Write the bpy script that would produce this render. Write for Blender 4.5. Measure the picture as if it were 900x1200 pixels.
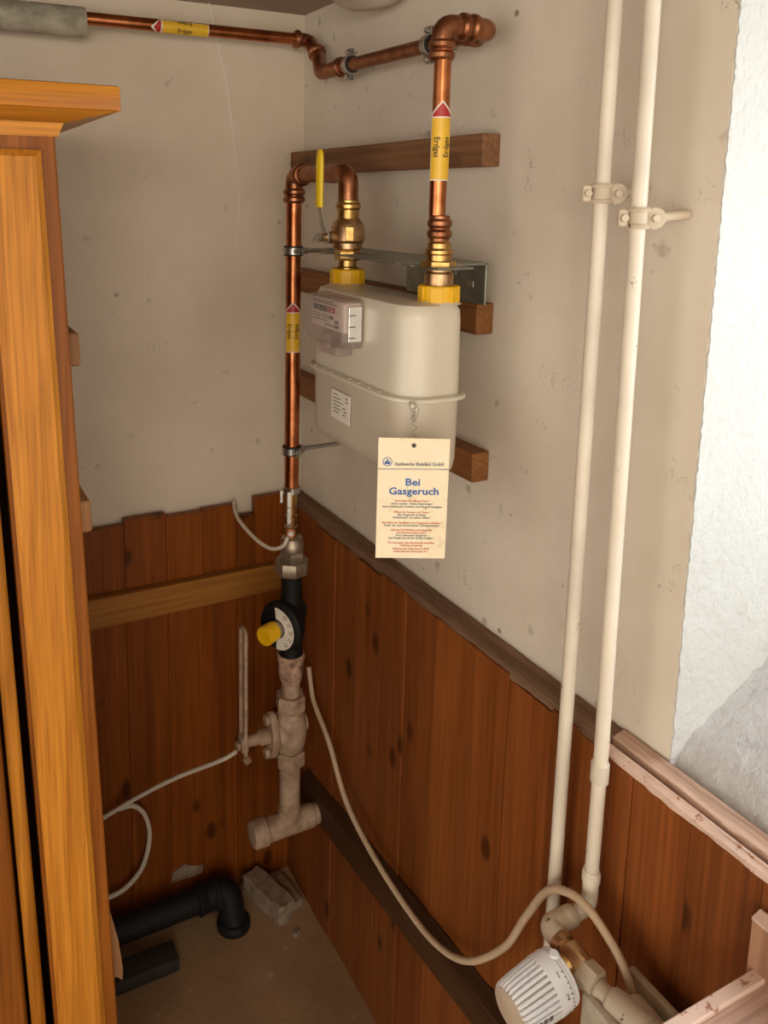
import bpy, bmesh, math, random
from mathutils import Vector, Matrix, noise as pnoise
random.seed(7)
for o in list(bpy.data.objects): bpy.data.objects.remove(o)
SC = bpy.context.scene
COL = SC.collection
V = Vector
# ------------------------------------------------------------------ camera
cam = bpy.data.cameras.new('camera'); co = bpy.data.objects.new('camera', cam); COL.objects.link(co)
RIGHT = V((0.89801, -0.43981, 0.01166)).normalized()
FWD = V((0.43546, 0.88536, -0.16324)); FWD = (FWD - RIGHT * FWD.dot(RIGHT)).normalized()
UP = RIGHT.cross(FWD)
CAM = V((-0.747, -1.549, 1.534))
m = Matrix((RIGHT, UP, -FWD)).transposed().to_4x4(); m.translation = CAM
co.matrix_world = m
cam.sensor_fit = 'VERTICAL'; cam.sensor_height = 36.0; cam.sensor_width = 27.0
cam.lens = 963.54 / 1200 * 36
cam.shift_x = (450 - 361.0) / 1200
cam.shift_y = -(600 - 389.8) / 1200
cam.clip_start = 0.02
SC.camera = co
# ------------------------------------------------------------------ world, lights, exposure
w = bpy.data.worlds.new('daylight'); SC.world = w; w.use_nodes = True
bg = w.node_tree.nodes['Background']; bg.inputs[0].default_value = (1.0, 0.93, 0.82, 1); bg.inputs[1].default_value = 1.55
def area(name, loc, target, sx, sy, energy, color):
    l = bpy.data.lights.new(name, 'AREA'); l.shape = 'RECTANGLE'; l.size = sx; l.size_y = sy
    l.energy = energy; l.color = color
    o = bpy.data.objects.new(name, l); COL.objects.link(o); o.location = loc
    o.rotation_euler = (V(target) - V(loc)).to_track_quat('-Z', 'Y').to_euler()
    return o
area('window_daylight', (0.40, -1.52, 1.42), (-1.0, -1.45, 1.15), 1.0, 0.70, 6.5, (0.74, 0.87, 1.0))
area('warm_fill', (-1.25, -2.6, 1.80), (-0.45, -0.4, 1.0), 0.5, 0.5, 8, (1.0, 0.86, 0.68))  # added warm fill from behind the camera; no lamp fixture is modelled
vs = SC.view_settings; vs.view_transform = 'Standard'; vs.look = 'None'; vs.gamma = 1; vs.use_curve_mapping = False
vs.exposure = 0.68

# ------------------------------------------------------------------ materials
MATS = {}
def newmat(name):
    mt = bpy.data.materials.new(name); mt.use_nodes = True
    nt = mt.node_tree; b = nt.nodes['Principled BSDF']
    return mt, nt, b
def N(nt, typ, **kw):
    n = nt.nodes.new(typ)
    for k, v in kw.items(): setattr(n, k, v)
    return n
def ramp(nt, stops):
    r = N(nt, 'ShaderNodeValToRGB'); e = r.color_ramp.elements
    while len(e) < len(stops): e.new(0.5)
    for i, (p, c) in enumerate(stops):
        e[i].position = p; e[i].color = (*c, 1) if len(c) == 3 else c
    return r
def coords(nt, scale=(1, 1, 1), rnd=True):
    tc = N(nt, 'ShaderNodeTexCoord'); mp = N(nt, 'ShaderNodeMapping'); mp.inputs['Scale'].default_value = scale
    if rnd:
        oi = N(nt, 'ShaderNodeObjectInfo'); ml = N(nt, 'ShaderNodeMath', operation='MULTIPLY'); ml.inputs[1].default_value = 37.0
        nt.links.new(oi.outputs['Random'], ml.inputs[0])
        ad = N(nt, 'ShaderNodeVectorMath', operation='ADD')
        nt.links.new(tc.outputs['Object'], ad.inputs[0]); nt.links.new(ml.outputs[0], ad.inputs[1])
        nt.links.new(ad.outputs[0], mp.inputs['Vector'])
    else:
        nt.links.new(tc.outputs['Object'], mp.inputs['Vector'])
    return mp
def noise(nt, vec, scale, detail=4, rough=0.55, dist=0.0):
    n = N(nt, 'ShaderNodeTexNoise'); n.inputs['Scale'].default_value = scale; n.inputs['Detail'].default_value = detail
    n.inputs['Roughness'].default_value = rough; n.inputs['Distortion'].default_value = dist
    nt.links.new(vec.outputs[0], n.inputs['Vector']); return n
def mixc(nt, fac, a, b, blend='MIX'):
    mx = N(nt, 'ShaderNodeMix', data_type='RGBA', blend_type=blend)
    for sock, val in ((mx.inputs[0], fac), (mx.inputs[6], a), (mx.inputs[7], b)):
        if hasattr(val, 'outputs'): nt.links.new(val.outputs[0], sock)
        elif hasattr(val, 'links'): nt.links.new(val, sock)
        elif isinstance(val, (int, float)): sock.default_value = val
        else: sock.default_value = (*val, 1)
    class R: pass
    r = R(); r.outputs = [mx.outputs[2]]; return r
def bump(nt, b, src, strength, dist=0.002):
    bp = N(nt, 'ShaderNodeBump'); bp.inputs['Strength'].default_value = strength; bp.inputs['Distance'].default_value = dist
    nt.links.new(src.outputs[0], bp.inputs['Height']); nt.links.new(bp.outputs[0], b.inputs['Normal'])
def plain(name, color, rough=0.5, metal=0.0, var=0.0, vscale=60, bmp=0.0, dark=None, coat=0):
    mt, nt, b = newmat(name); b.inputs['Roughness'].default_value = rough; b.inputs['Metallic'].default_value = metal
    if coat: b.inputs['Coat Weight'].default_value = coat
    mp = coords(nt); n = noise(nt, mp, vscale, 5, 0.6)
    lo = dark or tuple(c * (1 - var) for c in color)
    r = ramp(nt, [(0.32, lo), (0.62, color)]); nt.links.new(n.outputs[0], r.inputs[0])
    nt.links.new(r.outputs[0], b.inputs['Base Color'])
    if bmp: bump(nt, b, n, bmp, 0.001)
    MATS[name] = mt; return mt
def wood(name, dark, light, axis='z', rough=0.45, knots=0.0, grain=1.0, coat=0.0, bmp=0.12, varr=0.25):
    mt, nt, b = newmat(name); b.inputs['Roughness'].default_value = rough
    b.inputs['Specular IOR Level'].default_value = 0.22
    s = [22 * grain] * 3; s['xyz'.index(axis)] = 1.1 * grain
    mp = coords(nt, s); n1 = noise(nt, mp, 1.0, 5, 0.62, 0.6)
    s2 = [150 * grain] * 3; s2['xyz'.index(axis)] = 4 * grain
    mp2 = coords(nt, s2); n2 = noise(nt, mp2, 1.0, 3, 0.5, 0.2)
    r = ramp(nt, [(0.28, dark), (0.72, light)]); nt.links.new(n1.outputs[0], r.inputs[0])
    r2 = ramp(nt, [(0.35, (0.66, 0.64, 0.62)), (0.6, (1, 1, 1))]); nt.links.new(n2.outputs[0], r2.inputs[0])
    c = mixc(nt, 0.8, r, r2, 'MULTIPLY')
    oi = N(nt, 'ShaderNodeObjectInfo'); hr = ramp(nt, [(0, (1 - varr,) * 3), (1, (1, 1, 1))]); nt.links.new(oi.outputs['Random'], hr.inputs[0])
    c = mixc(nt, 1.0, c, hr, 'MULTIPLY')
    if knots:
        s3 = [11.0] * 3; s3['xyz'.index(axis)] = 6.0
        mp3 = coords(nt, s3); vo = N(nt, 'ShaderNodeTexVoronoi'); vo.inputs['Scale'].default_value = 1.0
        nt.links.new(mp3.outputs[0], vo.inputs['Vector'])
        kr = ramp(nt, [(0.09, (1, 1, 1)), (0.16, (0, 0, 0))]); nt.links.new(vo.outputs['Distance'], kr.inputs[0])
        kf = N(nt, 'ShaderNodeMath', operation='MULTIPLY'); kf.inputs[1].default_value = knots
        nt.links.new(kr.outputs[0], kf.inputs[0])
        c = mixc(nt, kf, c, tuple(x * 0.25 for x in dark))
    nt.links.new(c.outputs[0], b.inputs['Base Color'])
    bump(nt, b, n2, bmp, 0.001)
    MATS[name] = mt; return mt
def plaster(name, base, stain, speck, rough=0.9, bscale=35, bstr=0.25, bdist=0.003, spk=1.0):
    mt, nt, b = newmat(name); b.inputs['Roughness'].default_value = rough
    mp = coords(nt, rnd=False); n1 = noise(nt, mp, 3.2, 5, 0.6); n2 = noise(nt, mp, bscale, 6, 0.6); n3 = noise(nt, mp, 26, 2, 0.4)
    r = ramp(nt, [(0.38, stain), (0.6, base)]); nt.links.new(n1.outputs[0], r.inputs[0])
    r3 = ramp(nt, [(0.70, (0, 0, 0)), (0.76, (1, 1, 1))]); nt.links.new(n3.outputs[0], r3.inputs[0])
    f = N(nt, 'ShaderNodeMath', operation='MULTIPLY'); f.inputs[1].default_value = 0.45 * spk; nt.links.new(r3.outputs[0], f.inputs[0])
    c = mixc(nt, f, r, speck)
    vo = N(nt, 'ShaderNodeTexVoronoi'); vo.inputs['Scale'].default_value = 11; nt.links.new(mp.outputs[0], vo.inputs['Vector'])
    rv = ramp(nt, [(0.035, (1, 1, 1)), (0.06, (0, 0, 0))]); nt.links.new(vo.outputs['Distance'], rv.inputs[0])
    n4 = noise(nt, mp, 9, 2); gt = N(nt, 'ShaderNodeMath', operation='GREATER_THAN'); gt.inputs[1].default_value = 0.52; nt.links.new(n4.outputs[0], gt.inputs[0])
    f2 = N(nt, 'ShaderNodeMath', operation='MULTIPLY'); nt.links.new(rv.outputs[0], f2.inputs[0]); nt.links.new(gt.outputs[0], f2.inputs[1])
    f3 = N(nt, 'ShaderNodeMath', operation='MULTIPLY'); f3.inputs[1].default_value = 0.8 * spk; nt.links.new(f2.outputs[0], f3.inputs[0])
    c = mixc(nt, f3, c, speck)
    mp2 = coords(nt, (9, 16, 6), rnd=False); mp2.inputs['Rotation'].default_value = (0.5, 0.4, 0.3)
    n5 = noise(nt, mp2, 2.2, 2, 0.5, 2.5); d5 = N(nt, 'ShaderNodeMath', operation='COMPARE'); d5.inputs[1].default_value = 0.5; d5.inputs[2].default_value = 0.004
    nt.links.new(n5.outputs[0], d5.inputs[0]); n6 = noise(nt, mp, 14, 2, 0.4); g6 = N(nt, 'ShaderNodeMath', operation='GREATER_THAN'); g6.inputs[1].default_value = 0.66
    nt.links.new(n6.outputs[0], g6.inputs[0]); m6 = N(nt, 'ShaderNodeMath', operation='MULTIPLY'); nt.links.new(d5.outputs[0], m6.inputs[0]); nt.links.new(g6.outputs[0], m6.inputs[1])
    m7 = N(nt, 'ShaderNodeMath', operation='MULTIPLY'); m7.inputs[1].default_value = 0.7 * spk; nt.links.new(m6.outputs[0], m7.inputs[0]); c = mixc(nt, m7, c, speck)
    nt.links.new(c.outputs[0], b.inputs['Base Color']); bump(nt, b, n2, bstr, bdist)
    MATS[name] = mt; return mt
def flaky(name, paint, under, thr=0.62, scale=45, rough=0.5, bstr=0.3):
    mt, nt, b = newmat(name); b.inputs['Roughness'].default_value = rough
    mp = coords(nt); n1 = noise(nt, mp, scale, 5, 0.65); n2 = noise(nt, mp, 8, 3)
    r = ramp(nt, [(0.3, tuple(c * 0.8 for c in paint)), (0.6, paint)]); nt.links.new(n2.outputs[0], r.inputs[0])
    k = ramp(nt, [(thr, (0, 0, 0)), (thr + 0.02, (1, 1, 1))]); nt.links.new(n1.outputs[0], k.inputs[0])
    c = mixc(nt, k, r, under); nt.links.new(c.outputs[0], b.inputs['Base Color']); bump(nt, b, n1, bstr, 0.001)
    MATS[name] = mt; return mt

plaster('plaster', (0.705, 0.635, 0.53), (0.63, 0.555, 0.45), (0.16, 0.11, 0.07), bscale=40, bstr=0.22)
plaster('plaster_back', (0.71, 0.615, 0.485), (0.64, 0.545, 0.42), (0.16, 0.11, 0.07), bscale=30, bstr=0.12, spk=0.7)
plaster('whitewash', (0.56, 0.56, 0.53), (0.50, 0.50, 0.475), (0.45, 0.40, 0.33), bscale=120, bstr=0.7, bdist=0.004, spk=0.6)
plaster('sill_plaster', (0.50, 0.485, 0.475), (0.40, 0.385, 0.37), (0.25, 0.22, 0.2), bscale=70, bstr=0.9, bdist=0.006)
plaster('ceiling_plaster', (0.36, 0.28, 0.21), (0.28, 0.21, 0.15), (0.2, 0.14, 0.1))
plaster('lump_plaster', (0.62, 0.54, 0.44), (0.5, 0.43, 0.34), (0.2, 0.14, 0.1))
plaster('concrete', (0.42, 0.26, 0.135), (0.28, 0.17, 0.083), (0.55, 0.47, 0.36), rough=0.85, bscale=55, bstr=0.5)
wood('pine_back', (0.19, 0.046, 0.0045), (0.33, 0.088, 0.0085), 'z', 0.42, knots=0.85, varr=0.22)
wood('pine_right', (0.19, 0.052, 0.012), (0.33, 0.100, 0.022), 'z', 0.42, knots=0.8, varr=0.22)
wood('strap_wood', (0.27, 0.105, 0.018), (0.42, 0.175, 0.032), 'x', 0.5, knots=0.5)
wood('old_batten', (0.085, 0.046, 0.026), (0.27, 0.155, 0.092), 'y', 0.8, bmp=0.6)
wood('dark_rail', (0.062, 0.026, 0.010), (0.125, 0.055, 0.022), 'y', 0.6)
wood('plank_wood', (0.19, 0.088, 0.038), (0.33, 0.165, 0.080), 'y', 0.6, knots=0.4)
wood('plank_orange', (0.22, 0.085, 0.024), (0.36, 0.15, 0.050), 'y', 0.55)
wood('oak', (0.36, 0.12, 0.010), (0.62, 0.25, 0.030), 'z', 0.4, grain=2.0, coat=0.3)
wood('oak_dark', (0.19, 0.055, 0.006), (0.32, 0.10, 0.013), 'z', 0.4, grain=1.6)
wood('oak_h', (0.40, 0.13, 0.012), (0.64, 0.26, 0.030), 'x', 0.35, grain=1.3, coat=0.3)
wood('raw_wood', (0.26, 0.115, 0.045), (0.42, 0.20, 0.085), 'z', 0.7)
wood('pink_wood_x', (0.55, 0.33, 0.24), (0.78, 0.55, 0.44), 'x', 0.6, bmp=0.4)
wood('pink_wood_y', (0.55, 0.33, 0.24), (0.78, 0.55, 0.44), 'y', 0.6, bmp=0.4)
wood('board_pink', (0.34, 0.17, 0.10), (0.48, 0.27, 0.17), 'z', 0.6)
wood('sill_trim', (0.36, 0.19, 0.12), (0.80, 0.56, 0.43), 'y', 0.7, bmp=0.9, grain=1.6)
flaky('trim_paint', (0.72, 0.52, 0.42), (0.36, 0.17, 0.10), 0.60, 60)
plain('copper', (0.58, 0.215, 0.085), 0.27, 1.0, dark=(0.32, 0.10, 0.036), vscale=35)
plain('copper_dull', (0.42, 0.18, 0.09), 0.38, 1.0, dark=(0.22, 0.085, 0.04), vscale=45)
plain('brass', (0.62, 0.40, 0.14), 0.28, 1.0, dark=(0.40, 0.22, 0.07), vscale=60)
plain('brass_worn', (0.60, 0.40, 0.22), 0.38, 1.0, dark=(0.36, 0.20, 0.10), vscale=60)
plain('zinc', (0.55, 0.54, 0.50), 0.36, 1.0, var=0.25)
plain('chrome', (0.92, 0.91, 0.89), 0.16, 1.0, var=0.1)
plain('galvanised', (0.36, 0.37, 0.33), 0.45, 0.9, var=0.3, vscale=30)
plain('steel_nut', (0.44, 0.37, 0.28), 0.45, 0.85, var=0.3)
plain('rubber', (0.012, 0.011, 0.010), 0.6)
plain('black_iron', (0.010, 0.009, 0.008), 0.45, var=0.2)
plain('black_plastic', (0.012, 0.011, 0.010), 0.42)
for k_ in ('black_plastic', 'black_iron'):
    p_ = MATS[k_].node_tree.nodes['Principled BSDF']; p_.inputs['Roughness'].default_value = 0.6; p_.inputs['Specular IOR Level'].default_value = 0.2
plain('dark_block', (0.030, 0.022, 0.016), 0.8, var=0.4)
plain('yellow_cap', (0.83, 0.47, 0.004), 0.42, var=0.08, vscale=20)
plain('yellow_grip', (0.85, 0.60, 0.010), 0.4, var=0.06)
plain('label_yellow', (0.80, 0.48, 0.03), 0.35, var=0.05)
plain('label_white', (0.80, 0.75, 0.66), 0.4, var=0.05)
plain('label_red', (0.42, 0.02, 0.02), 0.4)
plain('ink', (0.02, 0.017, 0.013), 0.6)
plain('ink_soft', (0.14, 0.12, 0.10), 0.6)
plain('ink_blue', (0.008, 0.10, 0.34), 0.5)
plain('ink_navy', (0.05, 0.09, 0.14), 0.5)
plain('ink_red', (0.50, 0.085, 0.045), 0.5)
plain('meter_white', (0.64, 0.585, 0.47), 0.38, var=0.05, vscale=12, coat=0.2)
plain('meter_grey', (0.56, 0.495, 0.39), 0.42, var=0.06, vscale=12)
plain('meter_print', (0.82, 0.74, 0.66), 0.5)
plain('rust_paint', (0.55, 0.36, 0.25), 0.7, dark=(0.07, 0.028, 0.010), vscale=48, bmp=0.5)
plain('cream_iron', (0.46, 0.325, 0.225), 0.62, dark=(0.25, 0.155, 0.09), vscale=42, bmp=0.35)
flaky('cream_pipe', (0.74, 0.665, 0.54), (0.22, 0.15, 0.09), 0.685, 40, 0.4, 0.1)
flaky('cream_fitting', (0.60, 0.50, 0.37), (0.09, 0.06, 0.03), 0.66, 70, 0.45)
plain('radiator_paint', (0.62, 0.56, 0.44), 0.5, dark=(0.42, 0.36, 0.26), vscale=35)
plain('white_plastic', (0.82, 0.82, 0.82), 0.35, var=0.03)
plain('beige_plastic', (0.56, 0.45, 0.34), 0.55, var=0.1)
plain('cable', (0.62, 0.47, 0.31), 0.5, var=0.12)
plain('wire_white', (0.66, 0.58, 0.47), 0.5, var=0.1)
plain('sleeve_grey', (0.46, 0.42, 0.32), 0.9, dark=(0.22, 0.195, 0.14), vscale=26, bmp=0.6)
plain('stone', (0.34, 0.255, 0.18), 0.9, dark=(0.19, 0.125, 0.08), vscale=50, bmp=0.8)
plain('grey_panel', (0.55, 0.50, 0.52), 0.6, var=0.15)
plain('seal_wire', (0.30, 0.26, 0.20), 0.5, 0.6)
plain('web', (0.92, 0.88, 0.80), 0.9)
def paper():
    mt, nt, b = newmat('paper'); b.inputs['Roughness'].default_value = 0.6
    mp = coords(nt); n = noise(nt, mp, 22, 6, 0.7); n2 = noise(nt, mp, 75, 3, 0.5)
    r = ramp(nt, [(0.30, (0.62, 0.46, 0.24)), (0.45, (0.80, 0.68, 0.46)), (0.7, (0.83, 0.73, 0.54))]); nt.links.new(n.outputs[0], r.inputs[0])
    k = ramp(nt, [(0.72, (0, 0, 0)), (0.76, (1, 1, 1))]); nt.links.new(n2.outputs[0], k.inputs[0])
    c = mixc(nt, k, r, (0.22, 0.14, 0.07)); nt.links.new(c.outputs[0], b.inputs['Base Color']); MATS['paper'] = mt
paper()
def clear():
    mt, nt, b = newmat('clear_plastic')
    b.inputs['Base Color'].default_value = (0.62, 0.55, 0.52, 1); b.inputs['Roughness'].default_value = 0.08
    tr = N(nt, 'ShaderNodeBsdfTransparent'); tr.inputs[0].default_value = (0.86, 0.80, 0.77, 1); mx = N(nt, 'ShaderNodeMixShader'); mx.inputs[0].default_value = 0.24
    out = nt.nodes['Material Output']; nt.links.new(tr.outputs[0], mx.inputs[1]); nt.links.new(b.outputs[0], mx.inputs[2]); nt.links.new(mx.outputs[0], out.inputs[0])
    MATS['clear_plastic'] = mt
    mt, nt, b = newmat('window_glass'); b.inputs['Roughness'].default_value = 0.03
    tr = N(nt, 'ShaderNodeBsdfTransparent'); mx = N(nt, 'ShaderNodeMixShader'); mx.inputs[0].default_value = 0.06
    out = nt.nodes['Material Output']; nt.links.new(tr.outputs[0], mx.inputs[1]); nt.links.new(b.outputs[0], mx.inputs[2]); nt.links.new(mx.outputs[0], out.inputs[0])
    MATS['window_glass'] = mt
clear()

# ------------------------------------------------------------------ mesh helpers (all coordinates in metres, world space)
def frame_of(axis, up=None):
    a = V(axis).normalized(); u = V(up) if up else (V((0, 0, 1)) if abs(a.z) < 0.9 else V((1, 0, 0)))
    s = a.cross(u).normalized(); t = s.cross(a).normalized()
    return a, s, t
def box(bm, lo, hi, bev=0.0, seg=1):
    lo = V(lo); hi = V(hi); c = (lo + hi) / 2; d = hi - lo
    r = bmesh.ops.create_cube(bm, size=1, matrix=Matrix.Translation(c) @ Matrix.Diagonal((*d, 1)))
    if bev:
        es = list({e for v in r['verts'] for e in v.link_edges}); bmesh.ops.bevel(bm, geom=es, offset=bev, segments=seg, affect='EDGES', profile=0.5)
def obox(bm, c, ax, half, bev=0.0, seg=1):
    ax = [V(a).normalized() for a in ax]
    M = Matrix((ax[0], ax[1], ax[2])).transposed().to_4x4(); M.translation = V(c)
    r = bmesh.ops.create_cube(bm, size=2, matrix=M @ Matrix.Diagonal((*half, 1)))
    if bev:
        es = list({e for v in r['verts'] for e in v.link_edges}); bmesh.ops.bevel(bm, geom=es, offset=bev, segments=seg, affect='EDGES', profile=0.5)
def lathe(bm, prof, origin, axis=(0, 0, 1), seg=24, up=None, cap=True):
    a, s, t = frame_of(axis, up); o = V(origin); rings = []
    for r, h in prof:
        rings.append([bm.verts.new(o + a * h + (s * math.cos(2 * math.pi * i / seg) + t * math.sin(2 * math.pi * i / seg)) * max(r, 1e-5)) for i in range(seg)])
    for A, B in zip(rings, rings[1:]):
        for i in range(seg):
            j = (i + 1) % seg; bm.faces.new((A[i], A[j], B[j], B[i]))
    if cap: bm.faces.new(rings[0][::-1]); bm.faces.new(rings[-1])
def hexnut(bm, origin, axis, r, h, n=6, ch=0.08, rot=0.0):
    a, s, t = frame_of(axis); o = V(origin); rings = []
    for rr, hh in ((r * (1 - ch), 0), (r, h * 0.12), (r, h * 0.88), (r * (1 - ch), h)):
        rings.append([bm.verts.new(o + a * hh + (s * math.cos(rot + 2 * math.pi * i / n) + t * math.sin(rot + 2 * math.pi * i / n)) * rr) for i in range(n)])
    for A, B in zip(rings, rings[1:]):
        for i in range(n):
            j = (i + 1) % n; bm.faces.new((A[i], A[j], B[j], B[i]))
    bm.faces.new(rings[0][::-1]); bm.faces.new(rings[-1])
def fillet(pts, rad, n=6):
    pts = [V(p) for p in pts]; out = [pts[0]]
    for i in range(1, len(pts) - 1):
        p, a, b = pts[i], pts[i - 1], pts[i + 1]
        d1 = (a - p).normalized(); d2 = (b - p).normalized(); ang = d1.angle(d2)
        k = min(rad / math.tan(ang / 2), (a - p).length * 0.48, (b - p).length * 0.48)
        q0 = p + d1 * k; q1 = p + d2 * k
        for j in range(n + 1):
            u = j / n; out.append(q0.lerp(p, u).lerp(p.lerp(q1, u), u))
    out.append(pts[-1]); return out
def spline(pts, n=8):
    pts = [V(p) for p in pts]; P = [pts[0] * 2 - pts[1]] + pts + [pts[-1] * 2 - pts[-2]]; out = []
    for i in range(1, len(P) - 2):
        for j in range(n):
            u = j / n; a, b, c, d = P[i - 1], P[i], P[i + 1], P[i + 2]
            out.append(0.5 * ((2 * b) + (c - a) * u + (2 * a - 5 * b + 4 * c - d) * u * u + (3 * b - a - 3 * c + d) * u ** 3))
    out.append(pts[-1]); return out
def tube(bm, path, r, seg=16, cap=True):
    path = [V(p) for p in path]; n = len(path); rings = []
    t0 = (path[1] - path[0]).normalized(); _, s, _ = frame_of(t0)
    for i, p in enumerate(path):
        t = (path[min(i + 1, n - 1)] - path[max(i - 1, 0)]).normalized()
        s = (s - t * s.dot(t)).normalized(); q = t.cross(s)
        rr = r(i / (n - 1)) if callable(r) else r
        rings.append([bm.verts.new(p + (s * math.cos(2 * math.pi * k / seg) + q * math.sin(2 * math.pi * k / seg)) * rr) for k in range(seg)])
    for A, B in zip(rings, rings[1:]):
        for k in range(seg):
            j = (k + 1) % seg; bm.faces.new((A[k], A[j], B[j], B[k]))
    if cap: bm.faces.new(rings[0][::-1]); bm.faces.new(rings[-1])
def prism(bm, poly, axis_vec):
    av = V(axis_vec); A = [bm.verts.new(V(p)) for p in poly]; B = [bm.verts.new(V(p) + av) for p in poly]
    n = len(A); bm.faces.new(A[::-1]); bm.faces.new(B)
    for i in range(n): bm.faces.new((A[i], A[(i + 1) % n], B[(i + 1) % n], B[i]))
def rrect(x0, x1, y0, y1, rads, n=7):
    # rads: corner radii for (x0,y0),(x1,y0),(x1,y1),(x0,y1)
    pts = []
    for (cx, cy, sx, sy, a0), r in zip(((x0, y0, 1, 1, 180), (x1, y0, -1, 1, 270), (x1, y1, -1, -1, 0), (x0, y1, 1, -1, 90)), rads):
        ox, oy = cx + sx * r, cy + sy * r
        for k in range(n + 1):
            a = math.radians(a0 + 90 * k / n); pts.append((ox + r * math.cos(a), oy + r * math.sin(a)))
    return pts
def loft(bm, loops):
    rings = [[bm.verts.new(V(p)) for p in L] for L in loops]; n = len(rings[0])
    for A, B in zip(rings, rings[1:]):
        for i in range(n): bm.faces.new((A[i], A[(i + 1) % n], B[(i + 1) % n], B[i]))
    bm.faces.new(rings[0][::-1]); bm.faces.new(rings[-1])
ROOT = {}
def link(name, bm, mat, parent=None, origin=None, smooth=35):
    """one mesh object from world-space geometry; origin at its base, or at its thing's base for a part"""
    bmesh.ops.recalc_face_normals(bm, faces=bm.faces[:])
    if parent is not None: o_loc = ROOT[parent.name]
    elif origin is not None: o_loc = V(origin)
    else:
        xs = [v.co for v in bm.verts]
        o_loc = V(((min(v.x for v in xs) + max(v.x for v in xs)) / 2, (min(v.y for v in xs) + max(v.y for v in xs)) / 2, min(v.z for v in xs)))
    bmesh.ops.translate(bm, verts=bm.verts[:], vec=-o_loc)
    me = bpy.data.meshes.new(name); bm.to_mesh(me); bm.free(); me.materials.append(MATS[mat])
    if smooth:
        for p in me.polygons: p.use_smooth = True
        me.set_sharp_from_angle(angle=math.radians(smooth))
    o = bpy.data.objects.new(name, me); COL.objects.link(o)
    if parent is not None: o.parent = parent
    else: o.location = o_loc
    ROOT[o.name] = o_loc
    return o
def thing(name, label, cat, loc, group=None):
    o = bpy.data.objects.new(name, None); COL.objects.link(o); o.location = loc; o.empty_display_size = 0.02
    ROOT[o.name] = V(loc); return tag(o, label, cat, group)
def tag(o, label, cat, group=None):
    o['label'] = label; o['category'] = cat
    if group: o['group'] = group
    return o
def B(): return bmesh.new()
def mk(name, mat, parent, fn, *a, smooth=35, **k):
    bm = B(); fn(bm, *a, **k); return link(name, bm, mat, parent, smooth=smooth)
def struct(name, bm, mat, label, cat, smooth=0):
    o = link(name, bm, mat, None, origin=(0, 0, 0), smooth=smooth); o['kind'] = 'structure'; return tag(o, label, cat)
def text_mesh(s, size, align='CENTER', bold=0.0, sx=1.0):
    cu = bpy.data.curves.new('lettering', 'FONT'); cu.body = s; cu.size = size; cu.align_x = align; cu.offset = bold * size; cu.resolution_u = 2
    o = bpy.data.objects.new('lettering', cu); COL.objects.link(o); dg = bpy.context.evaluated_depsgraph_get()
    me = bpy.data.meshes.new_from_object(o.evaluated_get(dg)); bm = B(); bm.from_mesh(me)
    bpy.data.objects.remove(o); bpy.data.curves.remove(cu); bpy.data.meshes.remove(me)
    for v in bm.verts: v.co.x *= sx
    return bm
def lettering(name, s, size, origin, right, up, mat, parent, align='CENTER', bold=0.0, sx=1.0, width=None):
    bm = text_mesh(s, size, align, bold, sx)
    if width:
        xs = [v.co.x for v in bm.verts]; k = width / (max(xs) - min(xs))
        for v in bm.verts: v.co.x *= k
    R = V(right).normalized(); U = V(up).normalized(); O = V(origin)
    for v in bm.verts: v.co = O + R * v.co.x + U * v.co.y
    return link(name, bm, mat, parent, smooth=0)

# ------------------------------------------------------------------ the setting
CEIL = 1.89
bm = B(); box(bm, (-3.2, -3.4, -0.1), (0.4, 0.12, 0.0)); struct('floor', bm, 'concrete', 'rough dirty brown concrete cellar floor in the corner', 'floor')
bm = B(); box(bm, (-3.2, -3.4, CEIL), (0.4, 0.12, CEIL + 0.12)); struct('ceiling', bm, 'ceiling_plaster', 'dull brownish plaster ceiling above the pipes', 'ceiling')
bm = B(); box(bm, (-3.2, 0.0, 0.0), (0.4, 0.12, CEIL)); wall_back = struct('wall_back', bm, 'plaster_back', 'beige painted wall behind the wardrobe, panelled below with orange pine boards', 'wall')
WY = -0.975
bm = B()
box(bm, (0.0, WY, 0.0), (0.35, 0.0, CEIL))
box(bm, (0.0, -3.4, 0.0), (0.35, -2.05, CEIL))
box(bm, (0.0, -2.05, 1.80), (0.35, WY, CEIL))
box(bm, (0.0, -2.05, 0.0), (0.35, WY, 0.88))
wall_right = struct('wall_right', bm, 'plaster', 'beige painted wall carrying the gas meter and window recess', 'wall')
# plaster of the window recess: rough white cheek and sloping grey sill
bm = B(); nx, nz = 60, 170; g = []
for i in range(nx + 1):
    col = []
    for k in range(nz + 1):
        jx = random.uniform(-0.0011, 0.0011) if i == 0 else 0; jy = random.uniform(-0.0007, 0.0007)
        col.append(bm.verts.new((0.0006 + 0.35 * i / nx + jx, WY - 0.0022 + jy, 0.885 + (1.80 - 0.885) * k / nz)))
    g.append(col)
for i in range(nx):
    for k in range(nz): bm.faces.new((g[i][k], g[i + 1][k], g[i + 1][k + 1], g[i][k + 1]))
b0 = [bm.verts.new((v.co.x, WY, v.co.z)) for v in g[0]]
for k in range(nz): bm.faces.new((g[0][k], g[0][k + 1], b0[k + 1], b0[k]))
link('reveal', bm, 'whitewash', wall_right, smooth=60)['label'] = 'rough white plaster cheek of the window recess'
bm = B(); nx, ny = 22, 60; g = []
for i in range(nx + 1):
    row = []
    for k in range(ny + 1):
        x = 0.0 + 0.35 * i / nx; y = WY - 1.075 * k / ny
        row.append(bm.verts.new((x, y, 0.912 + 0.54 * x + random.uniform(-0.004, 0.004) - (0.02 * max(0, 1 - i / 2)))))
    g.append(row)
for i in range(nx):
    for k in range(ny): bm.faces.new((g[i][k], g[i][k + 1], g[i + 1][k + 1], g[i + 1][k]))
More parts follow.
